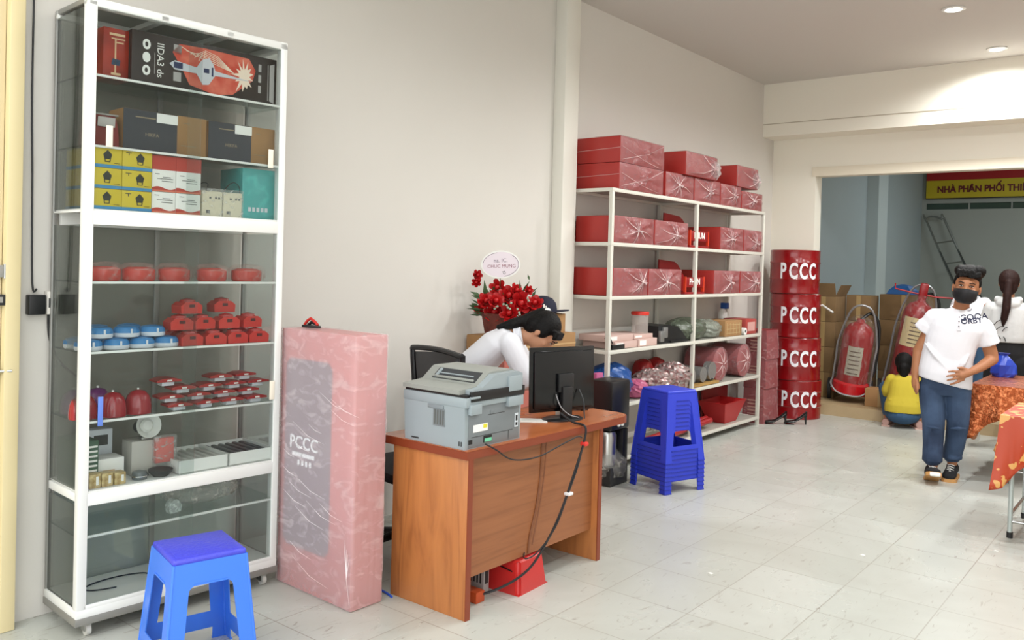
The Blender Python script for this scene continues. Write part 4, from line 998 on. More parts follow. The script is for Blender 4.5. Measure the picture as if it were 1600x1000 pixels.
# shelf z=.515
bluebag = mat('blue_bag_film', '1f4f93', .3, bump=(30, .5))
bagblob('blue_bag', 'shiny blue plastic bag at the left end of a low rack shelf', 'bag', (-3.64, 5.82, .516), (.16, .24, .15), bluebag, 5, jag=.09)
bagblob('pink_bag', 'small pink plastic bag beside the blue bag', 'bag', (-3.56, 6.10, .516), (.1, .12, .075), mat('pink_bag_film', 'b25878', .4), 6, jag=.1)
silver = mat('silver_red_foil', 'b9b3b0', .3, .5, noise=(38, .9), col2='8d3033')
bagblob('foil_bundle', 'crinkled silver and red foil bundle behind the stool stack, left half', 'bundle', (-3.58, 6.38, .516), (.14, .22, .105), silver, 7, jag=.16, seg=30, group='foil bundles')
bagblob('foil_bundle', 'crinkled silver and red foil bundle behind the stool stack, right half', 'bundle', (-3.58, 6.74, .516), (.14, .22, .12), silver, 8, jag=.16, seg=30, group='foil bundles')
for i, (y, x) in enumerate(((6.55, -3.76), (6.78, -3.76))):
    t = thing('red_helmet', 'red helmet crown above the foil bundle, %s one' % ('left', 'right')[i], 'helmet', (x, y, .516), 0, 'red helmets behind the foil')
    MB().lathe([(.09, 0), (.095, .14), (.09, .2), (.07, .245), (.03, .265), (.001, .27)], seg=24).build('shell', mat('glossy_red_shell', '9e1d1f', .2), t)
for i, y in enumerate((6.98, 7.2)):
    t = thing('foil_tube', 'short foil-covered tube end on the low rack shelf, %s' % ('left of the middle post', 'right of the middle post')[i], 'tube', (-3.6, y, .516), 0, 'foil tube ends')
    MB().tube([(-.12, 0, .1), (.1, 0, .1)], .07, 20).build('foil_tube_body', mat('foil', 'a8a7a6', .3, .7, bump=(60, 1)), t); MB().cyl((-.12, 0, 0), (-.12, 0, .05), .03).build('support', red_paint, t)
t = thing('wooden_bow', 'flat bent wooden board lying on the low rack shelf', 'board', (-3.505, 7.2, .516))
mb = MB(); mb.rings([[Vector((x, y, .004+.04*math.sin(PI*(y+.42)/.9)*0+h)) for x, h in ((-.03, 0), (.03, 0), (.03, .022), (-.03, .022))] for y in (-.28, -.1, .1, .28)]); mb.build('board', wood('tan_board', 'b08a4e', '8f6d3a', (1, 1, 1), .6), t)
for i, (y, s) in enumerate(((7.58, 1.), (8.12, 1.05))):
    t = thing('hose_drum', 'film-wrapped red hose drum on the low rack shelf, %s of two' % ('left', 'right')[i], 'drum', (-3.64, y, .516), 0, 'wrapped red hose drums')
    MB().tube([(-.17, 0, .165), (.12, 0, .165)], .155*s if s == 1 else .16, 32).build('drum_body', mat('matte_red_drum', 'a83c3d', .45), t)
    MB().tube([(.12, 0, .165), (.135, 0, .165)], [.15, .06], 32).build('drum_cap', mat('matte_red_drum', 'a83c3d', .45), t)
    mb = MB(); mb.tube([(-.175, 0, .168), (.13, 0, .168), (.15, 0, .168), (.155, 0, .168)], [.165, .165, .12, .02], 18)
    mb.build('plastic_wrap', wrapfilm, t, smooth=20)
    mb = MB()
    for q in range(7):
        a = q*.9+.3*i; mb.tube([(.158, 0.02*math.cos(a), .168+.02*math.sin(a)), (.148, .1*math.cos(a+.2), .168+.1*math.sin(a+.2)), (.10, .166*math.cos(a+.25), .168+.163*math.sin(a+.25))], [.003, .003, .001], 5)
    mb.build('film_crease', crease, t)
t = thing('foil_disc', 'shiny foil disc standing between the hose drums', 'disc', (-3.52, 7.36, .539))
MB().tube([(-.03, 0, .1), (.03, 0, .1)], .085, 24).build('disc', mat('foil', 'a8a7a6', .3, .7, bump=(60, 1)), t)
MB().box(-.03, .03, -.02, .02, 0, .03).build('foot', steel, t)
# bottom shelf
for i, (dy, dz, dx) in enumerate(((0, .0, 0), (.06, .0, -.07))):
    tag(MB().tube([(-3.52+dx, 6.2+dy, .091+.03), (-3.54+dx, 7.45+dy, .091+.07)], .028, 12).build('red_pipe', mat('pipe_red', '9c1c1f', .4)), 'long thin red pipe on the bottom rack shelf, %s' % ('the one in front', 'the one behind')[i], 'pipe', 'red pipes on the bottom shelf')
t = thing('red_bucket', 'red square fire bucket on the bottom rack shelf, tapering downwards', 'bucket', (-3.62, 7.88, .091))
mb = MB()
def sq(a, b, z): return [Vector((x*a, y*b, z)) for x, y in ((-1, -1), (1, -1), (1, 1), (-1, 1))]
mb.rings([sq(.09, .13, 0), sq(.14, .24, .2), sq(.145, .245, .2), sq(.145, .245, .206), sq(.134, .234, .206), sq(.085, .125, .006)]); mb.build('shell', mat('bucket_red', 'a81a1c', .4), t, smooth=0)
t = thing('steel_sheet', 'tall dark red steel panel standing behind the red bucket', 'panel', (-3.79, 8.05, .091))
MB().box(-.01, .01, -.27, .3, 0, .37, bev=.002).build('panel', mat('red_panel_paint', '8c2022', .45), t)
# dispenser by the rack's near post
t = thing('water_dispenser', 'black and steel hot water dispenser standing between desk end and stool stack', 'dispenser', (-3.33, 5.33, 0))
MB().box(-.10, .10, -.12, .13, .40, .76, bev=.02).build('upper_body', mat('satin_black', '1a1a1c', .35), t)
MB().box(-.04, .095, .05, .12, .10, .40, bev=.01).build('rear_column', black, t)
MB().lathe([(.001, .14), (.07, .14), (.072, .16), (.072, .36), (.06, .385), (.001, .39)], c=(.01, -.04, 0), seg=28).build('steel_tank', steel, t)
for q in (-.03, .02): MB().ball((.10, q, .44), .016, 10).build('white_knob', white, t)
MB().box(-.1, .1, -.12, .12, 0, .14, bev=.01).build('base', mat('dark_base', '2a2a2a', .5), t)
mb = MB(); mb.ball((0, 0, .13), (.13, .16, .13), 18)
rnd = random.Random(4)
for v in mb.bm.verts: v.co += Vector((rnd.uniform(-.012, .012), rnd.uniform(-.012, .012), 0)); v.co.z = max(.002, v.co.z)
mb.build('clear_bag', film('dispenser_bag', 'b9b6ae', .25, .4, (5, 5, 5)), t, smooth=0)
t = thing('pink_case', 'slim pink case standing behind the black dispenser', 'case', (-3.50, 5.42, 0))
MB().box(-.02, .02, -.04, .05, 0, .78, bev=.004).build('case', mat('pink_plastic', 'b85a88', .5), t)

# ================================================================= RED DRUMS AND BOXES IN THE CORNER
drumred = mat('glossy_drum_red', '850a10', .22, coat=.35)
dr_ = [(-3.40, 9.27, .0), (-3.415, 9.26, .415), (-3.435, 9.27, .872), (-3.45, 9.26, 1.345)]
dh = [.412, .454, .47, .47]
names = ['bottom', 'second from the bottom', 'third from the bottom', 'top']
for i, ((x, y, z), h) in enumerate(zip(dr_, dh)):
    R = .262
    t = thing('steel_drum', 'glossy red steel drum with white PCCC letters, %s in its column' % names[i], 'drum', (x, y, z), 0, 'red drums stacked in the corner')
    MB().lathe([(.001, .004), (R-.012, .004), (R-.004, 0), (R, .01), (R-.002, .02), (R-.003, h*.30), (R+.003, h*.32), (R+.003, h*.335), (R-.003, h*.355), (R-.003, h*.68), (R+.003, h*.70), (R+.003, h*.715), (R-.003, h*.735), (R-.002, h-.02), (R, h-.008), (R-.004, h-.002), (R-.012, h-.004), (.001, h-.006)], seg=48).build('barrel', drumred, t)
    for c, a in zip('PCCC', (-27, -3, 20, 43)):
        # letters wrap round the barrel, facing the street and slightly right
        me = text_mesh(c, .235, .003, .006)
        base = math.radians(-69.7 + a)
        for v in me.vertices:
            u, w, q = v.co.x*.56, v.co.y, v.co.z
            an = base + u/R
            v.co = Vector(((R+.003+q)*math.cos(an), (R+.003+q)*math.sin(an), h*.50+w))
        link_mesh('letter', me, mat('white_lettering', 'e8e6ea', .5), t)
for i, (z, h, s) in enumerate(((0, .36, .19), (.362, .30, .165), (.664, .30, .16))):
    t = thing('wrapped_box', 'film-wrapped red box between rack end and drums, %s of three' % ('bottom', 'middle', 'top')[i], 'box', (-3.56, 8.68, z), 0, 'wrapped boxes between rack and drums')
    mb = MB(); mb.rings([sq(.12, s, 0), sq(.105, s-.012, h)]); mb.build('steel_box', mat('maroon_box', '86242a', .45), t, smooth=0)
    mb = MB(); mb.rings([sq(.124, s+.004, 0), sq(.110, s-.007, h+.0)], caps=False); mb.build('plastic_wrap', film('maroon_wrap', 'c99a9a', .22, .4, (5, 5, 9)), t, smooth=0)
    mb = MB()
    for q in range(5): mb.box(-.06+.0*q, .05, -s-.001, -s+.001, h*.25+.035*q, h*.25+.035*q+.012)
    mb.build('print_lines', mat('faded_print', 'b98d80', .6), t)
heel = mat('patent_black', '0d0d0e', .15)
for i, (x, y) in enumerate(((-3.36, 8.60), (-3.20, 8.74))):
    t = thing('high_heel_shoe', 'black high-heeled shoe on the floor before the drums, %s of the pair' % ('left', 'right')[i], 'shoe', (x, y, 0), math.radians(38), 'pair of black high heels')
    mb = MB()
    R = []
    for yy, zz, w, hh in ((-.12, .01, .01, .012), (-.1, .01, .026, .03), (-.06, .01, .034, .035), (-.01, .02, .032, .03), (.05, .055, .026, .035), (.1, .085, .024, .05), (.115, .09, .012, .05)):
        R.append([Vector((yy, w*math.cos(a), zz+hh*.5+hh*.5*math.sin(a))) for a in [2*PI*k/14 for k in range(14)]])
    mb.rings(R); mb.build('upper', heel, t)
    MB().tube([(.1, 0, .09), (.105, 0, .0)], [.016, .006], 10).build('heel', heel, t)
    MB().box(-.11, -.02, -.028, .028, 0, .006, bev=.002).build('sole', heel, t)

# ================================================================= CARTONS, FLOWERS AND CAP BEHIND THE DESK
t = thing('red_carton', 'large pinkish red carton against the wall behind the seated desk place', 'box', (-3.68, 4.72, 0))
MB().box(-.18, .17, -.40, .42, 0, .945, bev=.004).build('carton_body', mat('faded_red_card', 'b9695c', .7, noise=(3, .4), col2='a85a50'), t)
t = thing('brown_carton', 'long flat brown carton lying under the flower basket', 'box', (-3.68, 4.72, .946))
MB().box(-.175, .165, -.39, .42, 0, .15, bev=.004).build('carton_body', carton, t)
mb = MB(); mb.box(.1655, .167, -.39, .42, .07, .082); mb.build('tape', mat('beige_tape', 'bf9c6f', .4), t)
fl = thing('flower_basket', 'basket of red roses and greenery with an oval greeting card on a stick', 'flowers', (-3.67, 4.43, 1.097), math.radians(39.5))
MB().lathe([(.001, 0), (.075, 0), (.085, .02), (.11, .15), (.1, .15), (.07, .02), (.001, .015)], seg=24).build('basket', mat('brown_basket', '6b2d20', .7, noise=(30, .7), col2='4d1d15', bump=(60, .6)), fl)
rosem = mat('rose_petals', 'c01216', .45, noise=(20, .6), col2='8b0a0e'); leafm = mat('leaf_green', '3f5a33', .5, noise=(8, .6), col2='28401f'); palel = mat('pale_filler', '9db09c', .6)
def px2l(cx, cy):     # crop coordinates of the bouquet -> metres in the basket's frame
    px, py = 720+cx/5.883, 390+cy/5.883
    return ((px-779)/238, (537-py)/238)
roses = [(150, 300, .022), (140, 370, .02), (340, 410, .034), (240, 535, .036), (330, 530, .034), (320, 645, .043), (450, 480, .042), (520, 430, .03), (560, 545, .044), (635, 430, .02), (620, 610, .042), (690, 540, .034), (455, 640, .038), (170, 620, .021), (560, 610, .036), (400, 560, .028)]
rr = random.Random(5)
def rose_mb(r):
    mb = MB()
    mb.ball((0, 0, 0), (r*.35, r*.35, r*.45), 10)
    for ring, n, rad, tilt in ((0, 4, .38, .2), (1, 5, .62, .5), (2, 6, .85, .95)):
        for k in range(n):
            a = 2*PI*k/n+ring*.6
            R = []
            for v in range(4):
                f = v/3; row = []
                for u in range(5):
                    g = (u/4-.5)*2; aa = a+g*(PI/n)*1.25*math.sin(PI*(.25+.6*f))
                    rad2 = r*(rad*(.35+.65*f)+tilt*.3*f*f - .05*g*g); z = r*(-.55+1.15*f*(1-tilt*.35)-.18*g*g*f)
                    row.append(mb.bm.verts.new((rad2*math.cos(aa), rad2*math.sin(aa), z)))
                R.append(row)
            for v in range(3):
                for u in range(4): mb.bm.faces.new((R[v][u], R[v][u+1], R[v+1][u+1], R[v+1][u]))
    return mb
for i, (cx, cy, r) in enumerate(roses):
    x, z = px2l(cx, cy); y = -.08+.1*rr.random()-(.05 if r > .03 else 0)
    o = rose_mb(r*1.55).build('rose', rosem, fl, smooth=60, loc=(x, y, z), rot=(math.radians(rr.uniform(50, 85)), rr.uniform(-.4, .4), rr.uniform(-.5, .5)), recalc=False)
    MB().tube([(0, 0, 0), Vector((-x*.6, -y*.5, 0)), Vector((-x, -y, 0))][:1]+[(0, .0, -.02), (0, .0, -.04)], [.006, .008, .003], 6).build('calyx', leafm, o)
mb = MB()
for k in range(150):
    a = rr.uniform(0, 2*PI); e = rr.uniform(-.1, 1.25); L_ = rr.uniform(.13, .27)
    d0 = Vector((math.cos(a)*math.cos(e), math.sin(a)*math.cos(e)*.5, math.sin(e)*.9)); p = Vector((0, 0, .14))+d0*L_*(.55)
    tip = p+d0*rr.uniform(.04, .1); sd = d0.cross(Vector((rr.random(), rr.random(), rr.random()))).normalized()*rr.uniform(.008, .018); mid = (p+tip)/2; up = sd.cross(d0)*.3
    vs = [mb.bm.verts.new(q) for q in (p, mid+sd+up, tip, mid-sd+up)]; mb.bm.faces.new(vs[:3]); mb.bm.faces.new((vs[0], vs[2], vs[3]))
lv = mb.build('foliage', leafm, fl, recalc=False, smooth=0)
mb = MB()
for (c0, c1, wdt) in (((240, 560), (215, 340), .016), ((260, 560), (240, 420), .02), ((200, 500), (85, 455), .012), ((210, 520), (95, 490), .012), ((220, 620), (50, 615), .006), ((160, 640), (90, 590), .006), ((560, 500), (545, 330), .008), ((560, 480), (640, 340), .01), ((640, 340), (620, 280), .008), ((640, 470), (715, 400), .006), ((660, 500), (700, 430), .01), ((300, 480), (310, 365), .008)):
    x0, z0 = px2l(*c0); x1, z1 = px2l(*c1); a = Vector((x0, -.03, z0)); b = Vector((x1, -.05, z1)); dv = (b-a); n_ = Vector((-dv.z, 0, dv.x)).normalized()*wdt
    vs = [mb.bm.verts.new(q) for q in (a, (a+b)/2+n_+Vector((0, -.01, 0)), b, (a+b)/2-n_-Vector((0, -.006, 0)))]; mb.bm.faces.new(vs[:3]); mb.bm.faces.new((vs[0], vs[2], vs[3]))
mb.build('long_leaves', leafm, fl, recalc=False, smooth=0)
mb = MB()
for (cx, cy) in ((330, 590), (320, 600), (345, 580), (400, 560), (430, 570), (460, 600), (440, 590), (545, 630), (550, 650), (530, 600), (470, 545), (620, 500), (630, 520)):
    x, z = px2l(cx, cy); mb.ball((x, -.155, z), .008, 8)
mb.build('filler_blossom', palel, fl)
# oval card
x, z = px2l(365, 195)
cardp = mat('card_pink', 'e7dbe2', .6)
Mx = frame((x, -.06, z), (1, 0, .05), (0, 0, 1))
ov = lambda a, b, n=40: [(a*math.cos(2*PI*k/n), b*math.sin(2*PI*k/n)) for k in range(n)]
cd = MB().plate(ov(.131, .093), t=.003, M=Mx).build('card', white, fl)
MB().plate(ov(.122, .084), t=.0008, M=Mx @ T(0, 0, .003)).build('card_face', cardp, cd)
mb = MB()
for a0, a1 in ((100, 175), (-80, 60)):
    pts = [Mx @ Vector((.118*math.cos(math.radians(a)), .08*math.sin(math.radians(a)), .0042)) for a in range(a0, a1+1, 9)]
    mb.tube(pts, .0011, 5)
mb.tube([Mx @ Vector(p) for p in ((.01, -.05, .004), (.025, -.045, .004), (.03, -.06, .004), (.02, -.065, .004), (.015, -.055, .004))], .0018, 5)
mb.build('card_border', gout, cd)
text('lettering', 'na. IC.', .036, mat('card_grey_ink', '7a6a78', .6), cd, Mx @ T(.0, .026, .004), .0008)
text('lettering', 'CHUC MUNG', .031, mat('card_maroon_ink', '8b4a5c', .6), cd, Mx @ T(.005, -.012, .004), .0008)
MB().tube([(x, -.05, z-.08), (x*.3, -.01, .1)], .003, 6).build('card_stick', leafm, cd)
t = thing('small_carton', 'small brown carton hidden behind the head of the woman at the desk', 'box', (-3.66, 4.95, 1.097))
MB().box(-.1, .1, -.12, .12, 0, .135, bev=.003).build('carton_body', carton, t)
t = thing('baseball_cap', 'navy baseball cap with a white mark, behind the woman bending over the desk', 'cap', (-3.66, 4.92, 1.2325), math.radians(48))
navyc = mat('navy_cloth', '15172e', .8)
MB().lathe([(.105, 0), (.107, .03), (.098, .075), (.07, .11), (.03, .125), (.001, .127)], seg=32, ey=.85).build('crown', navyc, t)
mb = MB(); mb.plate([(.06, -.085)]+[(.09+.11*math.cos(a), .085*math.sin(a)) for a in [(-75+15*k)*PI/180 for k in range(11)]]+[(.06, .085)], t=.006, M=T(0, 0, .004) @ rot('Y', -6)); mb.build('visor', navyc, t)
mb = MB(); mb.box(-.012, .0, -.094, -.088, .045, .07); mb.box(.004, .012, -.094, -.088, .045, .06); mb.build('white_mark', white, t)

# ================================================================= BACK ROOM THINGS
sg = thing('shop_sign', 'long red and yellow sign with dark red Vietnamese lettering high on the end wall', 'sign', (-.6, 15.29, 2.83))
MB().box(-2.93, 2.3, -.06, 0, 0, .46, bev=.004).build('sign_box', mat('sign_frame', '23120c', .5), sg)
MB().box(-2.925, 2.29, -.064, -.06, .30, .455).build('red_band', mat('sign_red', '9e1218', .4), sg)
MB().box(-2.925, 2.29, -.064, -.06, .012, .298).build('yellow_panel', mat('sign_yellow', 'b8a81a', .4), sg)
text('lettering', 'NHÀ PHÂN PHỐI THIẾT BỊ', .142, mat('sign_maroon', '5c0d16', .4), sg, frame((-2.76, -.065, .145), (1, 0, 0), (0, 0, 1)) @ Matrix.Diagonal((.89, 1, 1, 1)), .012, .005, 'LEFT')
la = thing('folding_ladder', 'metal folding ladder leaning in the far corner of the back room', 'ladder', (-2.95, 15.0, .121))
a0, a1 = Vector((.55, -.25, 0)), Vector((-.55, .18, 2.36)); side_ = Vector((.26, 0, .04))
mtl = mat('dull_aluminium', '7f8480', .4, .6)
ax = (a1-a0).normalized(); sx = side_
MB().wire([a0, a1-ax*.12, a1, a1+sx*.35+ax*.05, a1+sx*.85-ax*.02, a1+sx-ax*.16, a0+sx], .016, 8).build('rail', mtl, la)
for k in range(6):
    p = a0+(a1-a0)*(.14+.14*k); MB().tube([p, p+sx], .02, 6, flat=.5).build('rung', mtl, la)
mb = MB(); mb.tube([a0+Vector((.1, -.15, 0)), a1-ax*.5], .012, 6); mb.tube([a0+sx+Vector((.1, -.15, 0)), a1+sx-ax*.5], .012, 6); mb.build('rear_leg', mat('dark_steel', '3f4442', .5), la)
FZ = .121
def cart(label, x0, x1, y0, y1, z, h, m_=None, group='brown cartons stacked in the back room', flap=False):
    t = thing('cardboard_box', label, 'box', ((x0+x1)/2, (y0+y1)/2, FZ+z), random.uniform(-.02, .02), group)
    w, d = (x1-x0)/2-.004, (y1-y0)/2-.01
    MB().box(-w, w, -d, d, 0, h-.002, bev=.005).build('carton_body', m_ or carton_dark, t)
    MB().box(-.025, .025, -d-.001, -d, 0.002, h-.004).build('tape', mat('brown_tape', 'a58a5c', .35), t)
    if flap:
        MB().box(-w, w, 0, .005, 0, .16, M=T(0, -d, h) @ rot('X', 18)).build('flap', m_ or carton_dark, t)
        MB().box(0, .005, -d, d, 0, .15, M=T(w-.01, 0, h) @ rot('Y', 25)).build('flap', m_ or carton_dark, t)
for k in range(4): cart('brown carton in the left stack beside the drums, %s' % ('on the floor', 'second up', 'third up', 'on top with open flaps')[k], -3.56, -3.27, 10.1, 10.5, .295*k, .295, flap=(k == 3))
for k in range(4): cart('brown carton in the stack behind the standing extinguisher, left column, %s' % ('on the floor', 'second up', 'third up', 'on top')[k], -3.27, -2.98, 10.45, 10.8, .30*k, .30)
for k in range(4): cart('wide brown carton behind the standing extinguisher, %s' % ('on the floor', 'second up', 'third up', 'on top')[k], -2.97, -2.42, 10.75, 11.2, .305*k, .305)
cart('low brown carton on the step edge beside the woman in yellow', -2.83, -2.50, 9.78, 10.02, 0, .20, carton, group=None)
t = thing('blue_bag', 'blue plastic bag lying on top of the brown cartons', 'bag', (-2.75, 10.95, FZ+1.222))
mb = MB(); mb.rings([[Vector((x*a, y*a, z)) for x, y in ((-1.3, -.8), (.9, -1), (1.3, .6), (-.8, 1))] for z, a in ((0, .13), (.05, .11), (.1, .07), (.12, .02))]); mb.build('film', mat('sky_blue_film', '2a5f9e', .35), t, smooth=0)
tag(MB().tube([(-3.27, 10.02, 1.12), (-3.4, 10.03, 1.2), (-3.55, 10.0, 1.13), (-3.6, 9.98, 1.05)], .012, 8).build('white_strap', white), 'white strap sticking out of the left carton stack', 'strap')
extred = mat('extinguisher_red', '8c1519', .3)
def extinguisher(label, loc, tiltx, tilty, rz, H=.66, R=.165, cream_lab=False, handle=False):
    t = thing('fire_extinguisher', label, 'fire extinguisher', loc, rz)
    M = Matrix.Translation((0, 0, .1)) @ rot('Y', tilty) @ rot('X', tiltx)
    MB().lathe([(.001, 0), (R*.7, 0), (R, .06), (R, H), (R*.93, H+.06), (R*.7, H+.12), (R*.3, H+.16), (.04, H+.2), (.001, H+.2)], seg=36, M=M).build('cylinder', extred, t)
    # label panel following the cylinder
    MB().lathe([(R+.0, .0), (R+.035, .01), (R+.03, .12), (R+.002, .14)], seg=32, M=M).build('base_skirt', mat('bright_red_skirt', 'b5121a', .3), t)
    pm = MB(); n = 10
    A0 = -PI/2
    for (z0, z1, aw, off, mi) in ((H*.35, H*.85, .5, .002, 0),) if not cream_lab else ((H*.62, H*.98, .9, .002, 0),):
        rg = []
        for z in (z0, z1): rg.append([M @ Vector(((R+off)*math.cos(A0-aw+2*aw*k/n), (R+off)*math.sin(A0-aw+2*aw*k/n), z)) for k in range(n+1)])
        pm.rings(rg, 0, False, None, False)
    pm.build('label', mat('cream_label', 'cbb98c', .6) if cream_lab else mat('grey_label_paper', 'a5a08f', .6), t)
    lm = MB()
    for q in range(6):
        z = (H*.38+q*H*.075) if not cream_lab else (H*.66+q*H*.05)
        lm.rings([[M @ Vector(((R+.004)*math.cos(A0-.35+.7*k/n), (R+.004)*math.sin(A0-.35+.7*k/n), z+dz)) for k in range(n+1)] for dz in (0, .012)], 0, False, None, False)
    lm.build('label_lines', mat('label_ink', '5b4a3c', .6), t)
    wl_ = .2
    fr_ = MB(); pts = [(-wl_, 0, .02), (-wl_, 0, .4), (-wl_, .05, H*.9), (-.1, .06, H+.30), (.1, .06, H+.30), (wl_, .05, H*.9), (wl_, 0, .4), (wl_, 0, .02)]
    fr_.wire([M @ Vector(p) for p in pts], .012, 8); fr_.build('trolley_frame', mat('pale_grey_tube', '8f8f90', .3, .5), t)
    b_ = MB(); b_.wire([M @ Vector(p) for p in ((-wl_, -.02, .14), (-wl_, -.17, .1), (-.1, -.2, .02), (.1, -.2, .02), (wl_, -.17, .1), (wl_, -.02, .14))], .010, 8); b_.build('front_bar', mat('pale_grey_tube', '8f8f90', .3, .5), t)
    for s in (-1, 1):
        MB().tube([(s*(wl_+.005), .12, .12), (s*(wl_+.04), .12, .12)], .12, 20).build('wheel', mat('tyre_black', '18181a', .7), t)
    h_ = MB(); h_.wire([M @ Vector(p) for p in ((.0, .0, H+.19), (.1, .1, H+.26), (.2, .12, H+.1), (.22, .12, H*.5), (.2, .1, .2))], .018, 8); h_.build('hose', black, t)
    if handle:
        hb = MB(); hb.tube([M @ Vector(p) for p in ((-.30, 0, H+.31), (-.29, 0, H+.25), (-.1, 0, H+.24), (.14, 0, H+.24), (.36, 0, H+.27), (.40, 0, H+.30))], .009, 8); hb.build('handlebar', mat('handle_red', 'a3161c', .4), t)
        MB().box(-.045, .045, -.04, .04, H+.18, H+.37, bev=.02, M=M).build('valve_head', extred, t)
    fm_ = MB(); fm_.lathe([(R*.9, -.01), (R+.03, .05), (R+.035, H*.5), (R+.03, H), (R*1.0, H+.12), (.1, H+.2), (.02, H+.24)], seg=20, M=M)
    rn = random.Random(int(abs(tilty)*10)+3)
    for v in fm_.bm.verts: v.co += Vector([rn.uniform(-.008, .008) for _ in range(3)])
    fm_.build('plastic_wrap', film('extinguisher_wrap', 'a59c98', .07, .25, (6, 6, 3)), t, smooth=0)
    return t
extinguisher('large red wheeled extinguisher in clear film standing before the carton stack', (-3.06, 10.02, FZ), 6, 7, math.radians(14), .66, .165)
extinguisher('tall tilted red extinguisher with cream label and red handlebar behind the woman in yellow', (-2.62, 10.42, FZ), 4, 10, math.radians(14), .92, .16, True, True)

# ================================================================= TABLES ON THE RIGHT
def cloth_table(name_, label, cloth_label, x0, x1, y0, y1, m_cloth, hem, tip, legx, seed=1, wave=.018, overhang=.02):
    t = thing('folding_table', label, 'table', ((x0+x1)/2, (y0+y1)/2, 0))
    w, d = (x1-x0)/2, (y1-y0)/2
    MB().box(-w, w, -d, d, .715, .74, bev=.003).build('tabletop', wood('table_board', '9a6236', '7f4d29', (2, .6, 2), .5), t)
    for sx_, sy_ in ((-1, -1), (1, -1), (1, 1), (-1, 1)):
        px_, py_ = sx_*(w-legx), sy_*(d-.05)
        l = MB().tube([(px_, py_, .03), (px_, py_, .715)], .014, 12).build('leg', mat('pale_steel_leg', 'b9c2c0', .35, .5), t)
        MB().tube([(px_, py_, 0), (px_, py_, .035)], .018, 12).build('rubber_foot', black, l)
    for sx_ in (-1, 1):
        MB().tube([(sx_*(w-legx), -d+.05, .14), (sx_*(w-legx), d-.05, .14)], .009, 8).build('crossbar', steel, t)
    MB().tube([(-w+legx, -d+.05, .10), (w-legx, -d+.05, .10)], .009, 8).build('crossbar', steel, t)
    rnd = random.Random(seed)
    mb = MB(); o = overhang
    # perimeter, starting on the far left side, round the near-left corner, along the front, up the right side and back
    per = []
    def seg(a, b, n):
        for i in range(n): per.append((Vector(a).lerp(Vector(b), i/n), (Vector((b[1]-a[1], -(b[0]-a[0]))).normalized())))
    seg((x0-o, y1+o), (x0-o, y0-o), 30); seg((x0-o, y0-o), (x1+o, y0-o), 56); seg((x1+o, y0-o), (x1+o, y1+o), 30); seg((x1+o, y1+o), (x0-o, y1+o), 56)
    n = len(per); corner = Vector((x0-o, y0-o)); corner2 = Vector((x1+o, y0-o))
    cols = []
    for i, (p, nrm) in enumerate(per):
        nn = (per[i-1][1]+nrm).normalized() * (1 if True else 1)
        nn = -nn if (p+nn*.01-Vector(((x0+x1)/2, (y0+y1)/2))).length < (p-Vector(((x0+x1)/2, (y0+y1)/2))).length else nn
        dc = min((p-corner).length, (p-corner2).length)
        h = hem + (tip-hem)*math.exp(-(dc/.13)**1.3)
        ph = i*.9
        row = []
        for k in range(13):
            f = k/12
            off = wave*f*(math.sin(ph)+.5*math.sin(ph*2.3+1))*(.4+.9*f) + .028*f
            q = p+nn*off
            row.append(mb.bm.verts.new((q.x, q.y, .7465-h*f+.004*math.sin(ph*1.7)*f)))
        cols.append(row)
    for i in range(n):
        a, b = cols[i], cols[(i+1) % n]
        for k in range(12): mb.bm.faces.new((a[k], a[k+1], b[k+1], b[k]))
    mb.bm.faces.new([c[0] for c in cols])
    o_ = mb.build('tablecloth', m_cloth, smooth=70)
    sol = o_.modifiers.new('thickness', 'SOLIDIFY'); sol.thickness = .0015; sol.offset = 1
    tag(o_, cloth_label, 'tablecloth')
def cloth_mat(name, c1, c2, scale, metal=0., rough=.5, lo=.45, hi=.5, bump=0.):
    m = bpy.data.materials.new(name); m.use_nodes = True; nt = m.node_tree; n = nt.nodes; L = nt.links
    b = n['Principled BSDF']; b.inputs['Roughness'].default_value = rough; b.inputs['Metallic'].default_value = metal
    tc = n.new('ShaderNodeTexCoord')
    v = n.new('ShaderNodeTexVoronoi'); v.inputs['Scale'].default_value = scale; v.inputs['Randomness'].default_value = .8
    nz = n.new('ShaderNodeTexNoise'); nz.inputs['Scale'].default_value = scale*1.3
    ad = n.new('ShaderNodeVectorMath'); ad.operation = 'ADD'; sc = n.new('ShaderNodeVectorMath'); sc.operation = 'SCALE'; sc.inputs['Scale'].default_value = .10
    L.new(tc.outputs['Object'], nz.inputs['Vector']); L.new(nz.outputs['Color'], sc.inputs[0]); L.new(tc.outputs['Object'], ad.inputs[0]); L.new(sc.outputs[0], ad.inputs[1])
    L.new(ad.outputs[0], v.inputs['Vector'])
    r = n.new('ShaderNodeMapRange'); r.inputs[1].default_value = lo; r.inputs[2].default_value = hi; r.inputs[3].default_value = 1; r.inputs[4].default_value = 0
    L.new(v.outputs['Distance'], r.inputs[0])
    mx = n.new('ShaderNodeMix'); mx.data_type = 'RGBA'; mx.inputs[6].default_value = lin(c1); mx.inputs[7].default_value = lin(c2)
    L.new(r.outputs[0], mx.inputs[0]); L.new(mx.outputs[2], b.inputs['Base Color'])
    if bump:
        bp = n.new('ShaderNodeBump'); bp.inputs['Strength'].default_value = bump; bp.inputs['Distance'].default_value = .01
        n2 = n.new('ShaderNodeTexNoise'); n2.inputs['Scale'].default_value = 55; n2.inputs['Detail'].default_value = 4; L.new(tc.outputs['Object'], n2.inputs['Vector'])
        L.new(n2.outputs['Fac'], bp.inputs['Height']); L.new(bp.outputs[0], b.inputs['Normal'])
    return m
orange_cloth = cloth_mat('orange_shape_cloth', 'b8401c', 'e0a860', 13, .0, .35, .415, .45)
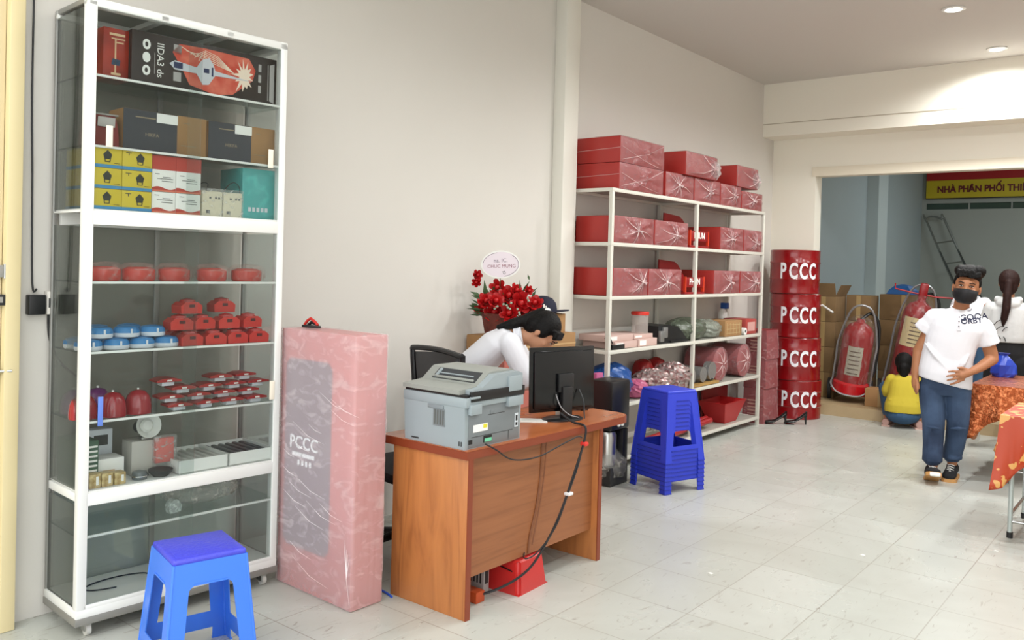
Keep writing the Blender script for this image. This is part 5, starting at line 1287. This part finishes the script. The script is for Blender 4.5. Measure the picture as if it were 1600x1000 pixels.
copper_cloth = cloth_mat('copper_foil_cloth', 'a3512a', 'e08858', 26, .75, .32, .25, .55, .9)
cloth_table('front', 'folding table with pale steel legs nearest the camera at the right edge', 'orange tablecloth with golden leaf shapes hanging in a pointed corner', -.885, .55, 5.90, 6.55, orange_cloth, .20, .46, .04, 3, .022, .02)
cloth_table('rear', 'second folding table behind the first, beside the masked man', 'shiny copper foil tablecloth on the rear table beside the masked man', -1.33, .35, 7.45, 8.35, copper_cloth, .22, .44, .26, 8, .010, .02)

# ================================================================= PEOPLE
skin = mat('tan_skin', 'a9724f', .55, noise=(8, .2), col2='9c6645', sub=.08)
hairm = mat('black_hair', '090707', .6, noise=(60, .5), col2='120f0e', bump=(90, .5), spec=.2)
brownhair = mat('dark_brown_hair', '24120f', .6, noise=(60, .5), col2='301a15', bump=(90, .5), spec=.2)
shirtw = mat('white_cotton', 'e4e4ea', .8, bump=(12, .25)); jeans_m = mat('washed_blue_denim', '22324c', .85, noise=(4.0, .75), col2='4c6485', bump=(120, .2))
def limb(mb, pts, rs, seg=14, flat=1.):
    for a, b, ra, rb in zip(pts, pts[1:], rs, rs[1:]): mb.tube([a, b], [ra, rb], seg, flat=flat)
    for p, r in zip(pts, rs): mb.ball(p, r, 12)
def torso(mb, secs, n=24, p=2.4, tilt=None):
    R = []
    for c, rx, ry in secs:
        row = []
        for k in range(n):
            a = 2*PI*k/n; ca, sa_ = math.cos(a), math.sin(a)
            e = 2/p
            row.append(Vector((c[0]+rx*math.copysign(abs(ca)**e, ca), c[1]+ry*math.copysign(abs(sa_)**e, sa_), c[2])))
        if tilt: 
            for q in row: q.z += tilt(c[2])*(q.x-c[0])
        R.append(row)
    mb.rings(R)
def torso_dir(mb, secs, n=22):
    """sections with an explicit axis: (centre, side vector * radius, front vector * radius)"""
    R = [[Vector(c)+Vector(u)*math.cos(2*PI*k/n)+Vector(v)*math.sin(2*PI*k/n) for k in range(n)] for c, u, v in secs]
    mb.rings(R)
def head(mb, M, s=1.):
    Q = M @ Matrix.Scale(s, 4)
    mb.ball((0, .018, .03), (.076, .093, .088), 24, M=Q)
    mb.ball((0, -.012, -.025), (.064, .076, .085), 24, M=Q)
    mb.ball((0, -.045, -.082), (.036, .038, .03), 14, M=Q)
    mb.ball((0, -.068, .03), (.05, .02, .03), 14, M=Q)
    mb.tube([Q @ Vector((0, -.082, .012)), Q @ Vector((0, -.10, -.03)), Q @ Vector((0, -.09, -.04))], [.007*s, .013*s, .012*s], 8)
    for k in (-1, 1):
        mb.ball((k*.079, .012, -.008), (.010, .019, .032), 12, M=Q)
        mb.ball((k*.040, -.055, -.02), (.022, .022, .02), 12, M=Q)
    mb.ball((0, -.083, -.058), (.024, .010, .008), 10, M=Q)
def face(parent, M, s=1.):
    Q = M @ Matrix.Scale(s, 4)
    dk = mat('dark_iris', '1a0f0b', .2); wh = mat('eye_white', 'd9d2cc', .3); brow = mat('black_brow', '140d0b', .8)
    for k in (-1, 1):
        e = MB().ball((k*.031, -.079, .010), (.0135, .006, .0038), 12, M=Q).build('eye', wh, parent)
        MB().ball((k*.031, -.0835, .010), (.0052, .003, .0038), 10, M=Q).build('iris', dk, e)
        MB().tube([Q @ Vector((k*.046, -.077, .014)), Q @ Vector((k*.031, -.087, .018)), Q @ Vector((k*.016, -.085, .013))], .0022*s, 6).build('eyelid', brow, e)
        MB().tube([Q @ Vector((k*.050, -.076, .030)), Q @ Vector((k*.034, -.089, .036)), Q @ Vector((k*.015, -.09, .030))], [.002*s, .0038*s, .0026*s], 6).build('eyebrow', brow, parent)
def hand(mb, wrist, palm, tips, thumb, r=.0105, mids=None):
    """palm as a flattened block from wrist to knuckles, then separate tapering fingers"""
    wrist, palm = Vector(wrist), Vector(palm)
    limb(mb, [wrist, wrist.lerp(palm, .5), palm], [.026, .030, .026], 12)
    n = len(tips); ax = (palm-wrist).normalized()
    tv = [Vector(t) for t in tips]; spread = (tv[0]-tv[-1]); spread -= ax*spread.dot(ax)
    spread = spread.normalized() if spread.length > 1e-4 else ax.cross(Vector((0, 1, 0)))
    for i, t in enumerate(tv):
        k = palm + spread*(.030-.020*i)
        mb.ball(k, r*1.35, 10)
        mid = k.lerp(t, .52) + (Vector(mids[i]) if mids else Vector((0, -.006, .0)))
        limb(mb, [k, mid, t], [r*1.1, r*.95, r*.72], 10)
    th = Vector(thumb); b = wrist.lerp(palm, .35)+spread*.026
    limb(mb, [b, b.lerp(th, .55)+spread*.006, th], [r*1.4, r*1.15, r*.85], 10)

# ---- the young man walking towards the camera
mp_ = Vector((-1.5, 7.25, 0)); mrz = math.atan2(1.5, 7.25)
man = thing('person', 'person in white polo shirt, black face mask and blue jeans walking towards the street', 'person', mp_, mrz)
MH = T(.126, -.02, 1.492) @ rot('Y', 7) @ rot('Z', -3); HS = 1.14
b = MB()
head(b, MH, HS)
limb(b, [(.105, .02, 1.41), (.092, .03, 1.33), (.085, .02, 1.25)], [.055, .056, .07])
torso(b, [((.0, .02, .70), .13, .10), ((.0, .02, .80), .16, .115), ((.01, .02, .95), .15, .105), ((.04, .02, 1.10), .16, .105), ((.07, .02, 1.22), .16, .10), ((.085, .02, 1.28), .12, .08)])
limb(b, [(-.075, .02, 1.255), (-.165, .04, 1.03), (-.19, .045, .985), (-.205, .0, .82), (-.207, -.01, .775)], [.050, .048, .045, .034, .027])
hand(b, (-.207, -.01, .775), (-.205, -.025, .715), [(-.185, -.065, .668), (-.192, -.050, .655), (-.198, -.034, .655), (-.203, -.016, .665)], (-.178, -.055, .70))
limb(b, [(.245, .02, 1.195), (.305, .05, 1.0), (.315, .05, .955), (.235, -.08, .90), (.175, -.15, .868)], [.050, .049, .046, .036, .028])
hand(b, (.175, -.15, .868), (.108, -.175, .835), [(.022, -.170, .858), (.010, -.175, .823), (.014, -.175, .792), (.036, -.17, .762)], (.085, -.19, .893), mids=[(0, -.012, .006), (0, -.014, .003), (0, -.014, 0), (0, -.012, -.003)])
limb(b, [(-.08, .02, .72), (-.068, -.02, .44), (-.062, -.09, .13)], [.08, .055, .038])
limb(b, [(.085, .02, .72), (.098, .03, .45), (.07, .11, .12)], [.08, .055, .038])
blob(b, 'body', skin, man, .0065, 3)
face(man, MH, HS)
# polo shirt
b = MB()
torso(b, [((0, .01, .755), .190, .138), ((0, .01, .82), .19, .138), ((.01, .02, .95), .180, .13), ((.035, .02, 1.08), .182, .132), ((.07, .02, 1.18), .192, .13), ((.08, .02, 1.25), .182, .115), ((.086, .022, 1.285), .135, .10), ((.092, .025, 1.322), .074, .08)], tilt=lambda z: -.22 if z < .9 else -.15)
limb(b, [(-.035, .02, 1.262), (-.085, .025, 1.25), (-.125, .035, 1.185)], [.066, .074, .072]); b.tube([(-.13, .03, 1.2), (-.166, .04, 1.145)], [.072, .075], 16)
limb(b, [(.20, .02, 1.222), (.245, .025, 1.195), (.275, .03, 1.14)], [.068, .074, .070]); b.tube([(.26, .03, 1.16), (.293, .045, 1.065)], [.072, .078], 16)
# soft drag folds across the belly
for x0, z0, x1, z1 in ((-.15, 1.06, .02, .86), (.16, 1.0, .08, .84)):
    b.tube([(x0, -.07, z0), ((x0+x1)/2, -.104, (z0+z1)/2), (x1, -.115, z1)], [.006, .020, .006], 10)
shirt = blob(b, 'polo_shirt', shirtw, man, .0075, 5)
mb = MB(); stripe = mat('grey_collar_stripe', '8d8d96', .7)
for dz, rr_, mi in ((.0, .073, 0), (.012, .070, 1), (.022, .066, 0)):
    mb.tube([Vector((.092+rr_*math.cos(a)*1.0, .02+rr_*.98*math.sin(a), 1.318+dz+.018*math.sin(a)-.012*max(0, -math.sin(a))**4)) for a in [PI*2*k/24 for k in range(25)]], .0075, 8, mi)
mb.build('collar', [shirtw, stripe], man)
mb = MB(); mb.box(-.014, .014, -.003, .003, -.07, .06, bev=.002, M=T(.082, -.098, 1.235) @ rot('X', -12)); mb.build('placket', shirtw, man)
for z in (1.27, 1.235, 1.20): MB().ball((.082, -.101-.2*(1.30-z)*.6-.004, z), .005, 8).build('button', gout, man)
from mathutils.bvhtree import BVHTree
def onto(shirt_o, me, gap=.003):
    bv = BVHTree.FromPolygons([v.co for v in shirt_o.data.vertices], [p.vertices for p in shirt_o.data.polygons])
    for v in me.vertices:
        h = bv.ray_cast(Vector((v.co.x, -1, v.co.z)), Vector((0, 1, 0)))
        if h[0] is not None: v.co.y = h[0].y-gap-(v.co.y*.5)
for s_, sz, px_, pz_ in (('GOOA', .062, .180, 1.272), ('ORBY', .056, .166, 1.243)):
    me = text_mesh(s_, sz, .0008, .0012); me.transform(frame((px_, 0, pz_), (1, 0, .12), (0, 0, 1)))
    onto(shirt, me); link_mesh('chest_lettering', me, mat('navy_embroidery', '1c2140', .7), man)
# jeans
b = MB()
torso(b, [((0, .02, .66), .12, .10), ((0, .02, .72), .165, .125), ((0, .02, .82), .165, .12)])
limb(b, [(-.088, .015, .70), (-.083, -.0, .6), (-.068, -.03, .44), (-.066, -.06, .28), (-.068, -.09, .185)], [.10, .092, .082, .074, .072])
limb(b, [(.088, .02, .70), (.095, .03, .6), (.098, .035, .44), (.084, .08, .28), (.068, .11, .185)], [.10, .090, .080, .073, .070])
for (x, y, z) in ((-.068, -.085, .2), (.068, .105, .2)): b.tube([(x, y, z-.045), (x, y, z+.0)], [.074, .07], 16)
for (x, y, z, a) in ((-.068, -.085, .2, .3), (-.07, -.07, .26, -.3), (.07, .09, .24, .3), (-.068, -.11, .42, .2), (.098, -.04, .42, -.2)):
    b.tube([(x-.06, y-.03, z+.03*a), (x, y-.062 if z < .3 else y-.03, z), (x+.06, y-.03, z-.03*a)], [.004, .016, .004], 8)
blob(b, 'jeans', jeans_m, man, .0075, 3)
# trainers: left foot heel down with the toe raised, right foot flat
def shoe(parent, M, up, sole, lace, name='shoe'):
    secs = [(.10, .034, .085), (.085, .04, .09), (.04, .04, .10), (0., .038, .085), (-.05, .042, .062), (-.10, .046, .045), (-.135, .04, .034), (-.155, .022, .024)]
    R = [[M @ Vector((w*math.cos(a), y, .018+max(0, h*.5*(1+math.sin(a))))) for a in [2*PI*k/18 for k in range(18)]] for y, w, h in secs]
    o = MB().rings(R).build(name, up, parent)
    R2 = [[M @ Vector(((w+.005)*s, y-.002, z)) for s, z in ((-1, 0), (1, 0), (1, .024), (-1, .024))] for y, w, h in secs]
    MB().rings(R2).build('sole', sole, o, smooth=0)
    mb = MB()
    for q in range(4): mb.tube([M @ Vector((-.022, -.015-.022*q, .096-.012*q)), M @ Vector((0, -.018-.022*q, .104-.012*q)), M @ Vector((.022, -.015-.022*q, .096-.012*q))], .0035, 6)
    mb.build('laces', lace, o)
    return o
tan_sole = mat('tan_rubber_sole', 'c9965a', .5)
shoe(man, T(-.066, -.115, .018) @ rot('Z', 6) @ rot('X', -24) @ Matrix.Diagonal((1.15, 1, 1.1, 1)), black_soft, tan_sole, white, 'trainer')
MB().box(-.03, .045, -.17, -.14, 0, .03, bev=.01, M=T(-.066, -.115, .010) @ rot('Z', 6) @ rot('X', -24)).build('white_toe', white, man)
shoe(man, T(.066, .085, .0) @ rot('Z', -8) @ Matrix.Diagonal((1.1, 1, 1.1, 1)), black_soft, tan_sole, white, 'trainer')
# hair: tall top swept sideways, short sides
b = MB(); Q = MH @ Matrix.Scale(HS, 4)
b.ball((0, .03, .055), (.081, .092, .083), 24, M=Q)
b.ball((.008, -.005, .105), (.088, .084, .052), 20, M=Q); b.ball((.055, -.02, .118), (.046, .062, .042), 14, M=Q); b.ball((-.045, -.02, .110), (.046, .062, .040), 14, M=Q)
for k in (-1, 1): b.ball((k*.074, .012, .035), (.011, .03, .032), 12, M=Q)
rn = random.Random(9)
for k in range(22):
    a = rn.uniform(-.07, .075); b.tube([Q @ Vector((a, -.05, .10+rn.uniform(-.01, .02))), Q @ Vector((a+rn.uniform(-.01, .02), -.088, .095+rn.uniform(-.01, .02))), Q @ Vector((a+rn.uniform(-.01, .02), -.094, .072+rn.uniform(-.008, .01)))], [.013*HS, .011*HS, .004*HS], 7)
blob(b, 'hair', hairm, man, .005, 1)
# face mask
b = MB()
ms = [(-.018, .068, -.083), (-.035, .069, -.092), (-.06, .066, -.094), (-.085, .056, -.088), (-.105, .036, -.07)]
R = []
for z, w, yf in ms:
    R.append([Q @ Vector((w*1.08*math.sin(t), -.012+(yf-.012+.004)*math.cos(t)*(1.05 if abs(t) < .25 else 1), z + (.012 if z == -.018 else 0)*math.cos(t))) for t in [(-1.45+2.9*k/16) for k in range(17)]])
b.rings(R, 0, False, None, False)
mk = b.build('face_mask', mat('black_mask_cloth', '0e0e12', .8), man, smooth=60)
so = mk.modifiers.new('t', 'SOLIDIFY'); so.thickness = .004; so.offset = -1
mb = MB()
for k in (-1, 1): mb.tube([Q @ Vector((k*.072, -.03, -.02)), Q @ Vector((k*.08, .0, .0)), Q @ Vector((k*.083, .03, .012))], .0018, 6); mb.tube([Q @ Vector((k*.064, -.03, -.08)), Q @ Vector((k*.077, .0, -.05)), Q @ Vector((k*.083, .03, -.03))], .0018, 6)
mb.build('ear_loop', black, mk)

# ---- woman bending over the desk, long dark hair
wm = thing('person', 'person in white shirt with long black hair bending over the desk behind the printer', 'person', (-3.22, 3.98, 0), 0)
# world-aligned axes: camera right = (.78, .625), towards camera = (.625, -.78)
cr = Vector((.78, .625, 0)); ct = Vector((.625, -.78, 0)); up = Vector((0, 0, 1))
def L_(r, c, z): return cr*r+ct*c+up*z
b = MB()
# head frame: its face looks down and to camera-right
fz = (cr*.55 + ct*.22 - up*.80).normalized()           # direction of the face
hu = (cr*.62 + up*.62 + ct*.1); hu = (hu-fz*hu.dot(fz)).normalized()   # crown direction
hx = (-fz).cross(hu)
def worldhead(c):
    m = Matrix((hx, -fz, hu)).transposed().to_4x4(); m.translation = c; return m
HC = L_(.215, .04, 1.172)
HM = worldhead(HC)
head(b, HM, 1.0)
sh = L_(.02, .0, 1.135)
limb(b, [HC-hu*.06+fz*-.02, sh.lerp(HC, .4), sh+up*.01], [.05, .052, .06])
hipc = L_(-.30, -.06, .84)
torso_dir(b, [(hipc, ct*.15, cr*.10), (hipc.lerp(sh, .35)+up*.02, ct*.135, (cr*.8-up*.4)*.10), (hipc.lerp(sh, .75)+up*.03, ct*.16, (cr*.6-up*.6)*.10), (sh, ct*.15, (cr*.5-up*.7)*.085), (sh+(cr+up*.1)*.05, ct*.06, (cr*.5-up*.7)*.06)])
limb(b, [sh+ct*.15-up*.02, L_(.10, .17, .95), L_(.14, .19, .90), L_(.30, .16, .82), L_(.36, .14, .80)], [.052, .044, .042, .032, .025])
hand(b, L_(.36, .14, .80), L_(.42, .12, .79), [L_(.49, .13, .775), L_(.50, .11, .775), L_(.495, .09, .775), L_(.48, .075, .775)], L_(.43, .16, .775))
limb(b, [sh-ct*.15-up*.02, L_(.12, -.19, .95), L_(.16, -.2, .90), L_(.28, -.12, .82), L_(.33, -.09, .80)], [.052, .044, .042, .032, .025])
hand(b, L_(.33, -.09, .80), L_(.39, -.07, .79), [L_(.46, -.04, .775), L_(.47, -.06, .775), L_(.465, -.08, .775), L_(.45, -.10, .775)], L_(.40, -.03, .775))
for k in (-1, 1): limb(b, [hipc+ct*.08*k, L_(-.26, .09*k-.03, .47), L_(-.30, .09*k-.03, .08)], [.085, .058, .04])
for k in (-1, 1): limb(b, [L_(-.30, .09*k-.03, .05), L_(-.16, .09*k-.03, .03)], [.035, .028])
blob(b, 'body', mat('light_tan_skin', 'b98566', .55, sub=.08), wm, .0065, 3)
face(wm, HM, 1.0)
b = MB()
torso_dir(b, [(hipc-up*.0, ct*.175, cr*.125), (hipc.lerp(sh, .35)+up*.02, ct*.16, (cr*.8-up*.4)*.125), (hipc.lerp(sh, .75)+up*.03, ct*.18, (cr*.6-up*.6)*.115), (sh, ct*.165, (cr*.5-up*.7)*.10), (sh+(cr+up*.1)*.04, ct*.08, (cr*.5-up*.7)*.07)])
limb(b, [sh+ct*.14-up*.02, L_(.10, .175, .96), L_(.14, .19, .91)], [.068, .064, .058]); b.tube([L_(.08, .17, .98), L_(.16, .19, .89)], [.066, .066], 14)
limb(b, [sh-ct*.14-up*.02, L_(.12, -.19, .96), L_(.15, -.2, .91)], [.068, .06, .056])
blob(b, 'shirt', shirtw, wm, .0075, 4)
mb = MB()
cc = sh.lerp(HC, .33)
nx = (HC-sh).normalized(); e1 = nx.cross(ct).normalized(); e2 = ct
for dzz, r0 in ((0, .068), (.012, .066), (.024, .068), (.034, .074)):
    mb.tube([cc+nx*(.0-dzz)+e1*r0*math.cos(a)+e2*r0*math.sin(a) for a in [2*PI*k/20 for k in range(21)]], .008, 8)
mb.build('collar', shirtw, wm)
# hair
b = MB()
b.ball((0, .028, .045), (.086, .094, .088), 24, M=HM); b.ball((0, .07, .0), (.078, .06, .085), 20, M=HM)
b.ball((-.055, .02, .02), (.034, .06, .055), 16, M=HM); b.ball((.055, .02, .02), (.034, .06, .055), 16, M=HM)
for k in range(7): b.tube([HM @ Vector((-.07+.023*k, -.05, .085)), HM @ Vector((-.075+.025*k, -.075, .055)), HM @ Vector((-.078+.026*k, -.07, .04))], [.022, .016, .008], 8)
b.ball((0, .085, .085), (.03, .03, .03), 14, M=HM)
p0 = HM @ Vector((0, .11, .06))
limb(b, [p0, L_(.10, .03, 1.245), L_(.03, .05, 1.225), L_(-.05, .05, 1.205)], [.03, .034, .032, .016])
blob(b, 'hair', hairm, wm, .006, 2)
MB().ball(HM @ Vector((0, .095, .095)), .022, 12).build('hair_tie', white, wm)
trousers = mat('dark_trousers', '20222a', .8)
b = MB(); torso_dir(b, [(hipc-up*.05, ct*.15, cr*.115), (hipc+up*.06, ct*.155, cr*.115)])
for k in (-1, 1): limb(b, [hipc+ct*.08*k-up*.02, L_(-.26, .09*k-.03, .47), L_(-.30, .09*k-.03, .12)], [.098, .072, .055])
blob(b, 'trousers', trousers, wm, .008, 3)
for k in (-1, 1): MB().ball(L_(-.22, .09*k-.03, .04), (.1, .06, .039), 14).build('shoe', black, wm)

# ---- woman in yellow squatting with her back to the camera
yrz = math.atan2(2.33, 9.4)
yw = thing('person', 'person in yellow long-sleeved top squatting with back to the camera by the step', 'person', (-2.33, 9.40, 0), yrz)
yellow = mat('yellow_jersey', 'c2ae34', .85, bump=(14, .3)); denim_d = mat('plain_blue_denim', '31506f', .85, bump=(90, .2))
b = MB()
torso(b, [((.0, .02, .17), .15, .12), ((.0, .04, .3), .13, .1), ((.0, .06, .42), .13, .09), ((.01, .08, .51), .12, .08), ((.01, .09, .545), .07, .06)])
b.ball((-.005, .12, .66), (.075, .085, .095), 20); b.ball((-.005, .17, .63), (.06, .06, .07), 14); limb(b, [(0, .09, .53), (0, .11, .6)], [.05, .045])
for k in (-1, 1):
    limb(b, [(k*.11, .08, .48), (k*.155, .11, .36), (k*.14, .30, .33)], [.035, .036, .030])
    hand(b, (k*.14, .30, .33), (k*.10, .35, .31), [(k*.06, .40, .30), (k*.06, .40, .28), (k*.065, .395, .265), (k*.075, .385, .25)], (k*.09, .38, .34))
    limb(b, [(k*.08, .05, .17), (k*.17, .34, .36), (k*.14, .08, .08)], [.09, .06, .04]); limb(b, [(k*.14, .05, .04), (k*.15, .2, .03)], [.035, .03])
blob(b, 'body', skin, yw, .007, 3)
b = MB()
torso(b, [((.0, .02, .165), .178, .145), ((.0, .02, .24), .175, .14), ((.005, .04, .33), .152, .12), ((.01, .06, .43), .148, .11), ((.01, .075, .50), .135, .095), ((.01, .085, .54), .075, .07)])
for k in (-1, 1): limb(b, [(k*.115, .08, .485), (k*.162, .10, .37), (k*.155, .16, .32), (k*.14, .26, .33)], [.056, .05, .046, .036])
b.tube([(-.14, -.06, .29), (0, -.085, .275), (.14, -.06, .29)], [.006, .022, .006], 8)
blob(b, 'top', yellow, yw, .0075, 4)
b = MB(); b.ball((0, .02, .13), (.165, .15, .095), 20)
for k in (-1, 1): limb(b, [(k*.08, .06, .15), (k*.175, .33, .36), (k*.14, .11, .13)], [.1, .072, .056])
blob(b, 'jeans', denim_d, yw, .0075, 3)
b = MB(); b.ball((-.005, .105, .675), (.088, .093, .098), 22); b.ball((-.005, .06, .61), (.07, .045, .08), 16); limb(b, [(-.005, .05, .62), (.0, .035, .54)], [.06, .04])
blob(b, 'hair', hairm, yw, .006, 2)
pinks = mat('pale_pink_shoe', 'b58f86', .6)
for k in (-1, 1): shoe(yw, T(k*.14-.0, .07, .0) @ rot('Z', 180+k*12) @ Matrix.Diagonal((.95, .95, .75, 1)), pinks, mat('pink_sole', 'c9a79b', .6), pinks, 'slip_on_shoe')

# ---- standing figures seen from behind
def back_person(label, loc, rz, H, top_m, leg_m, hair_m, skin_m, hood=False, tail=False, raised=False, lean=0., sh_w=.155, hips=.13):
    t = thing('person', label, 'person', loc, rz); k_ = H/1.64
    def V(x, y, z): return Vector((x*k_+lean*max(0, z-.8), y*k_, z*k_))
    b = MB()
    b.ball(V(0, -.0, 1.53), (.075*k_, .09*k_, .105*k_), 22); b.ball(V(0, .06, 1.50), (.055*k_, .05*k_, .08*k_), 14); b.ball(V(0, .10, 1.51), (.012, .018, .02), 8)
    for s in (-1, 1): b.ball(V(s*.077, .01, 1.52), (.01, .017, .028), 10)
    limb(b, [V(0, 0, 1.45), V(0, 0, 1.38), V(0, 0, 1.33)], [.048, .05, .065])
    torso(b, [(V(0, 0, .84), hips, .1), (V(0, 0, 1.0), .115, .085), (V(0, 0, 1.2), .135, .09), (V(0, 0, 1.31), .13, .075), (V(0, 0, 1.35), .07, .06)])
    for s in (-1, 1):
        limb(b, [V(s*sh_w, 0, 1.30), V(s*.20, .02, 1.05), V(s*.16, .18, .98), V(s*.12, .26, .97)], [.045, .038, .03, .024])
        hand(b, V(s*.12, .26, .97), V(s*.09, .31, .97), [V(s*.06, .37, .985), V(s*.055, .375, .97), V(s*.055, .37, .955), V(s*.06, .36, .94)], V(s*.10, .34, 1.0))
    foots = []
    for s in (-1, 1):
        if raised and s == -1: kn, an, fo = V(-.12, .05, .46), V(-.22, -.10, .20), V(-.245, -.10, .10)
        else: kn, an, fo = V(s*.09, .02, .46), V(s*.09, .02, .09), V(s*.09, .1, .04)
        limb(b, [V(s*.07, 0, .82), kn, an, fo], [.085, .055, .038, .03]); foots.append((s, kn, an, fo))
    blob(b, 'body', skin_m, t, .0075, 3)
    b = MB()
    torso(b, [(V(0, 0, .985), .155*k_, .12), (V(0, 0, 1.03), .165*k_, .125), (V(0, 0, 1.18), .165*k_, .12), (V(0, 0, 1.29), .16*k_, .105), (V(0, 0, 1.345), .10*k_, .085), (V(0, 0, 1.375), .07*k_, .07)])
    for s in (-1, 1): limb(b, [V(s*(sh_w-.02), 0, 1.29), V(s*.20, .02, 1.07), V(s*.17, .15, .99), V(s*.14, .21, .975)], [.065, .058, .05, .04])
    if hood: b.ball(V(0, -.06, 1.34), (.10, .065, .06), 18); b.tube([V(-.10, -.02, 1.38), V(0, -.10, 1.36), V(.10, -.02, 1.38)], [.03, .035, .03], 12)
    if hood: b.tube([V(-.15, 0, .985), V(.15, 0, .985)], .02, 8)
    blob(b, 'hoodie' if hood else 'shirt', top_m, t, .0075, 4)
    b = MB(); torso(b, [(V(0, 0, .78), hips, .105), (V(0, 0, .88), hips+.02, .115), (V(0, 0, 1.0), hips+.005, .1)])
    for s, kn, an, fo in foots: limb(b, [V(s*.075, 0, .80), kn, an+Vector((0, 0, .02))], [.105, .078, .062])
    blob(b, 'trousers', leg_m, t, .008, 3)
    b = MB(); b.ball(V(0, -.012, 1.555), (.088*k_, .094*k_, .102*k_), 22); b.ball(V(0, -.04, 1.50), (.075*k_, .06*k_, .085*k_), 16)
    if tail: limb(b, [V(0, -.10, 1.53), V(-.01, -.13, 1.42), V(-.015, -.14, 1.30), V(-.03, -.13, 1.20), V(-.035, -.12, 1.13)], [.035, .034, .036, .03, .006])
    blob(b, 'hair', hair_m, t, .006, 2)
    return t, V, foots
black_cl = mat('black_trouser_cloth', '0f0f12', .85)
hg = mat('pale_grey_fleece', 'c8cac9', .9, bump=(20, .3))
t, V, ft = back_person('person in pale grey hoodie and black trousers with a long dark ponytail, seen from behind', (-1.35, 8.98, 0), math.atan2(1.35, 8.95), 1.64, hg, black_cl, brownhair, skin, True, True, True)
wsm = mat('white_leather', 'dcdcd8', .5)
M = T(-.235, -.13, .005) @ rot('Z', 0) @ rot('X', 0)
# raised left shoe resting on its toe, sole towards the camera
s1 = shoe(t, T(-.235, -.085, .155) @ rot('Z', 188) @ rot('X', 62) @ Matrix.Diagonal((1, .95, .85, 1)), wsm, white, black, 'trainer')
shoe(t, T(.09, .05, 0) @ rot('Z', 180), wsm, white, black, 'trainer')
mb = MB()
for q, (x0, z0, x1, z1) in enumerate(((-.11, 1.14, -.06, 1.19), (-.09, 1.10, -.03, 1.14), (-.04, 1.09, .0, 1.13), (-.09, 1.05, -.05, 1.02), (-.03, 1.04, -.01, 1.0))):
    MB().tube([(x0, -.133, z0), ((x0+x1)/2, -.137, (z0+z1)/2+.01), (x1, -.136, z1)], .004, 6).build('print_stroke', gout, t)
t, V, ft = back_person('person in white shirt standing behind the masked man, mostly hidden by him', (-1.86, 10.10, .121), math.atan2(1.86, 10.1), 1.50, shirtw, denim_d, hairm, skin, False, False, False)
for k in (-1, 1): shoe(t, T(k*.082, .05, 0) @ rot('Z', 180), wsm, white, black, 'trainer')
t = thing('blue_bag', 'blue plastic bag on the rear table, beside the elbow of the masked man', 'bag', (-1.245, 8.15, .7485), 0)
mb = MB(); rnd = random.Random(3); mb.rings([[Vector((w*math.cos(a), w*.7*math.sin(a), z)) for a in [2*PI*k/14 for k in range(14)]] for z, w in ((0, .08), (.03, .10), (.10, .09), (.15, .06), (.18, .03), (.20, .045))])
for v in mb.bm.verts: v.co += Vector((rnd.uniform(-.008, .008), rnd.uniform(-.008, .008), 0))
mb.build('bag', mat('royal_blue_film', '1f3fae', .3), t, smooth=0)

# scraps of paper dropped on the tiles
for i, (x, y, lab) in enumerate(((-1.42, 4.98, 'tiny white paper scrap on the tiles in the middle of the floor'), (-.86, 5.60, 'tiny white paper scrap on the tiles near the front table leg'), (-1.93, 4.12, 'tiny white paper scrap on the tiles nearest the desk'))):
    tag(MB().plate([(-.012, -.008), (.011, -.01), (.014, .007), (-.006, .012)], t=.0015, M=T(x, y, .0005)).build('paper_scrap', white), lab, 'paper')
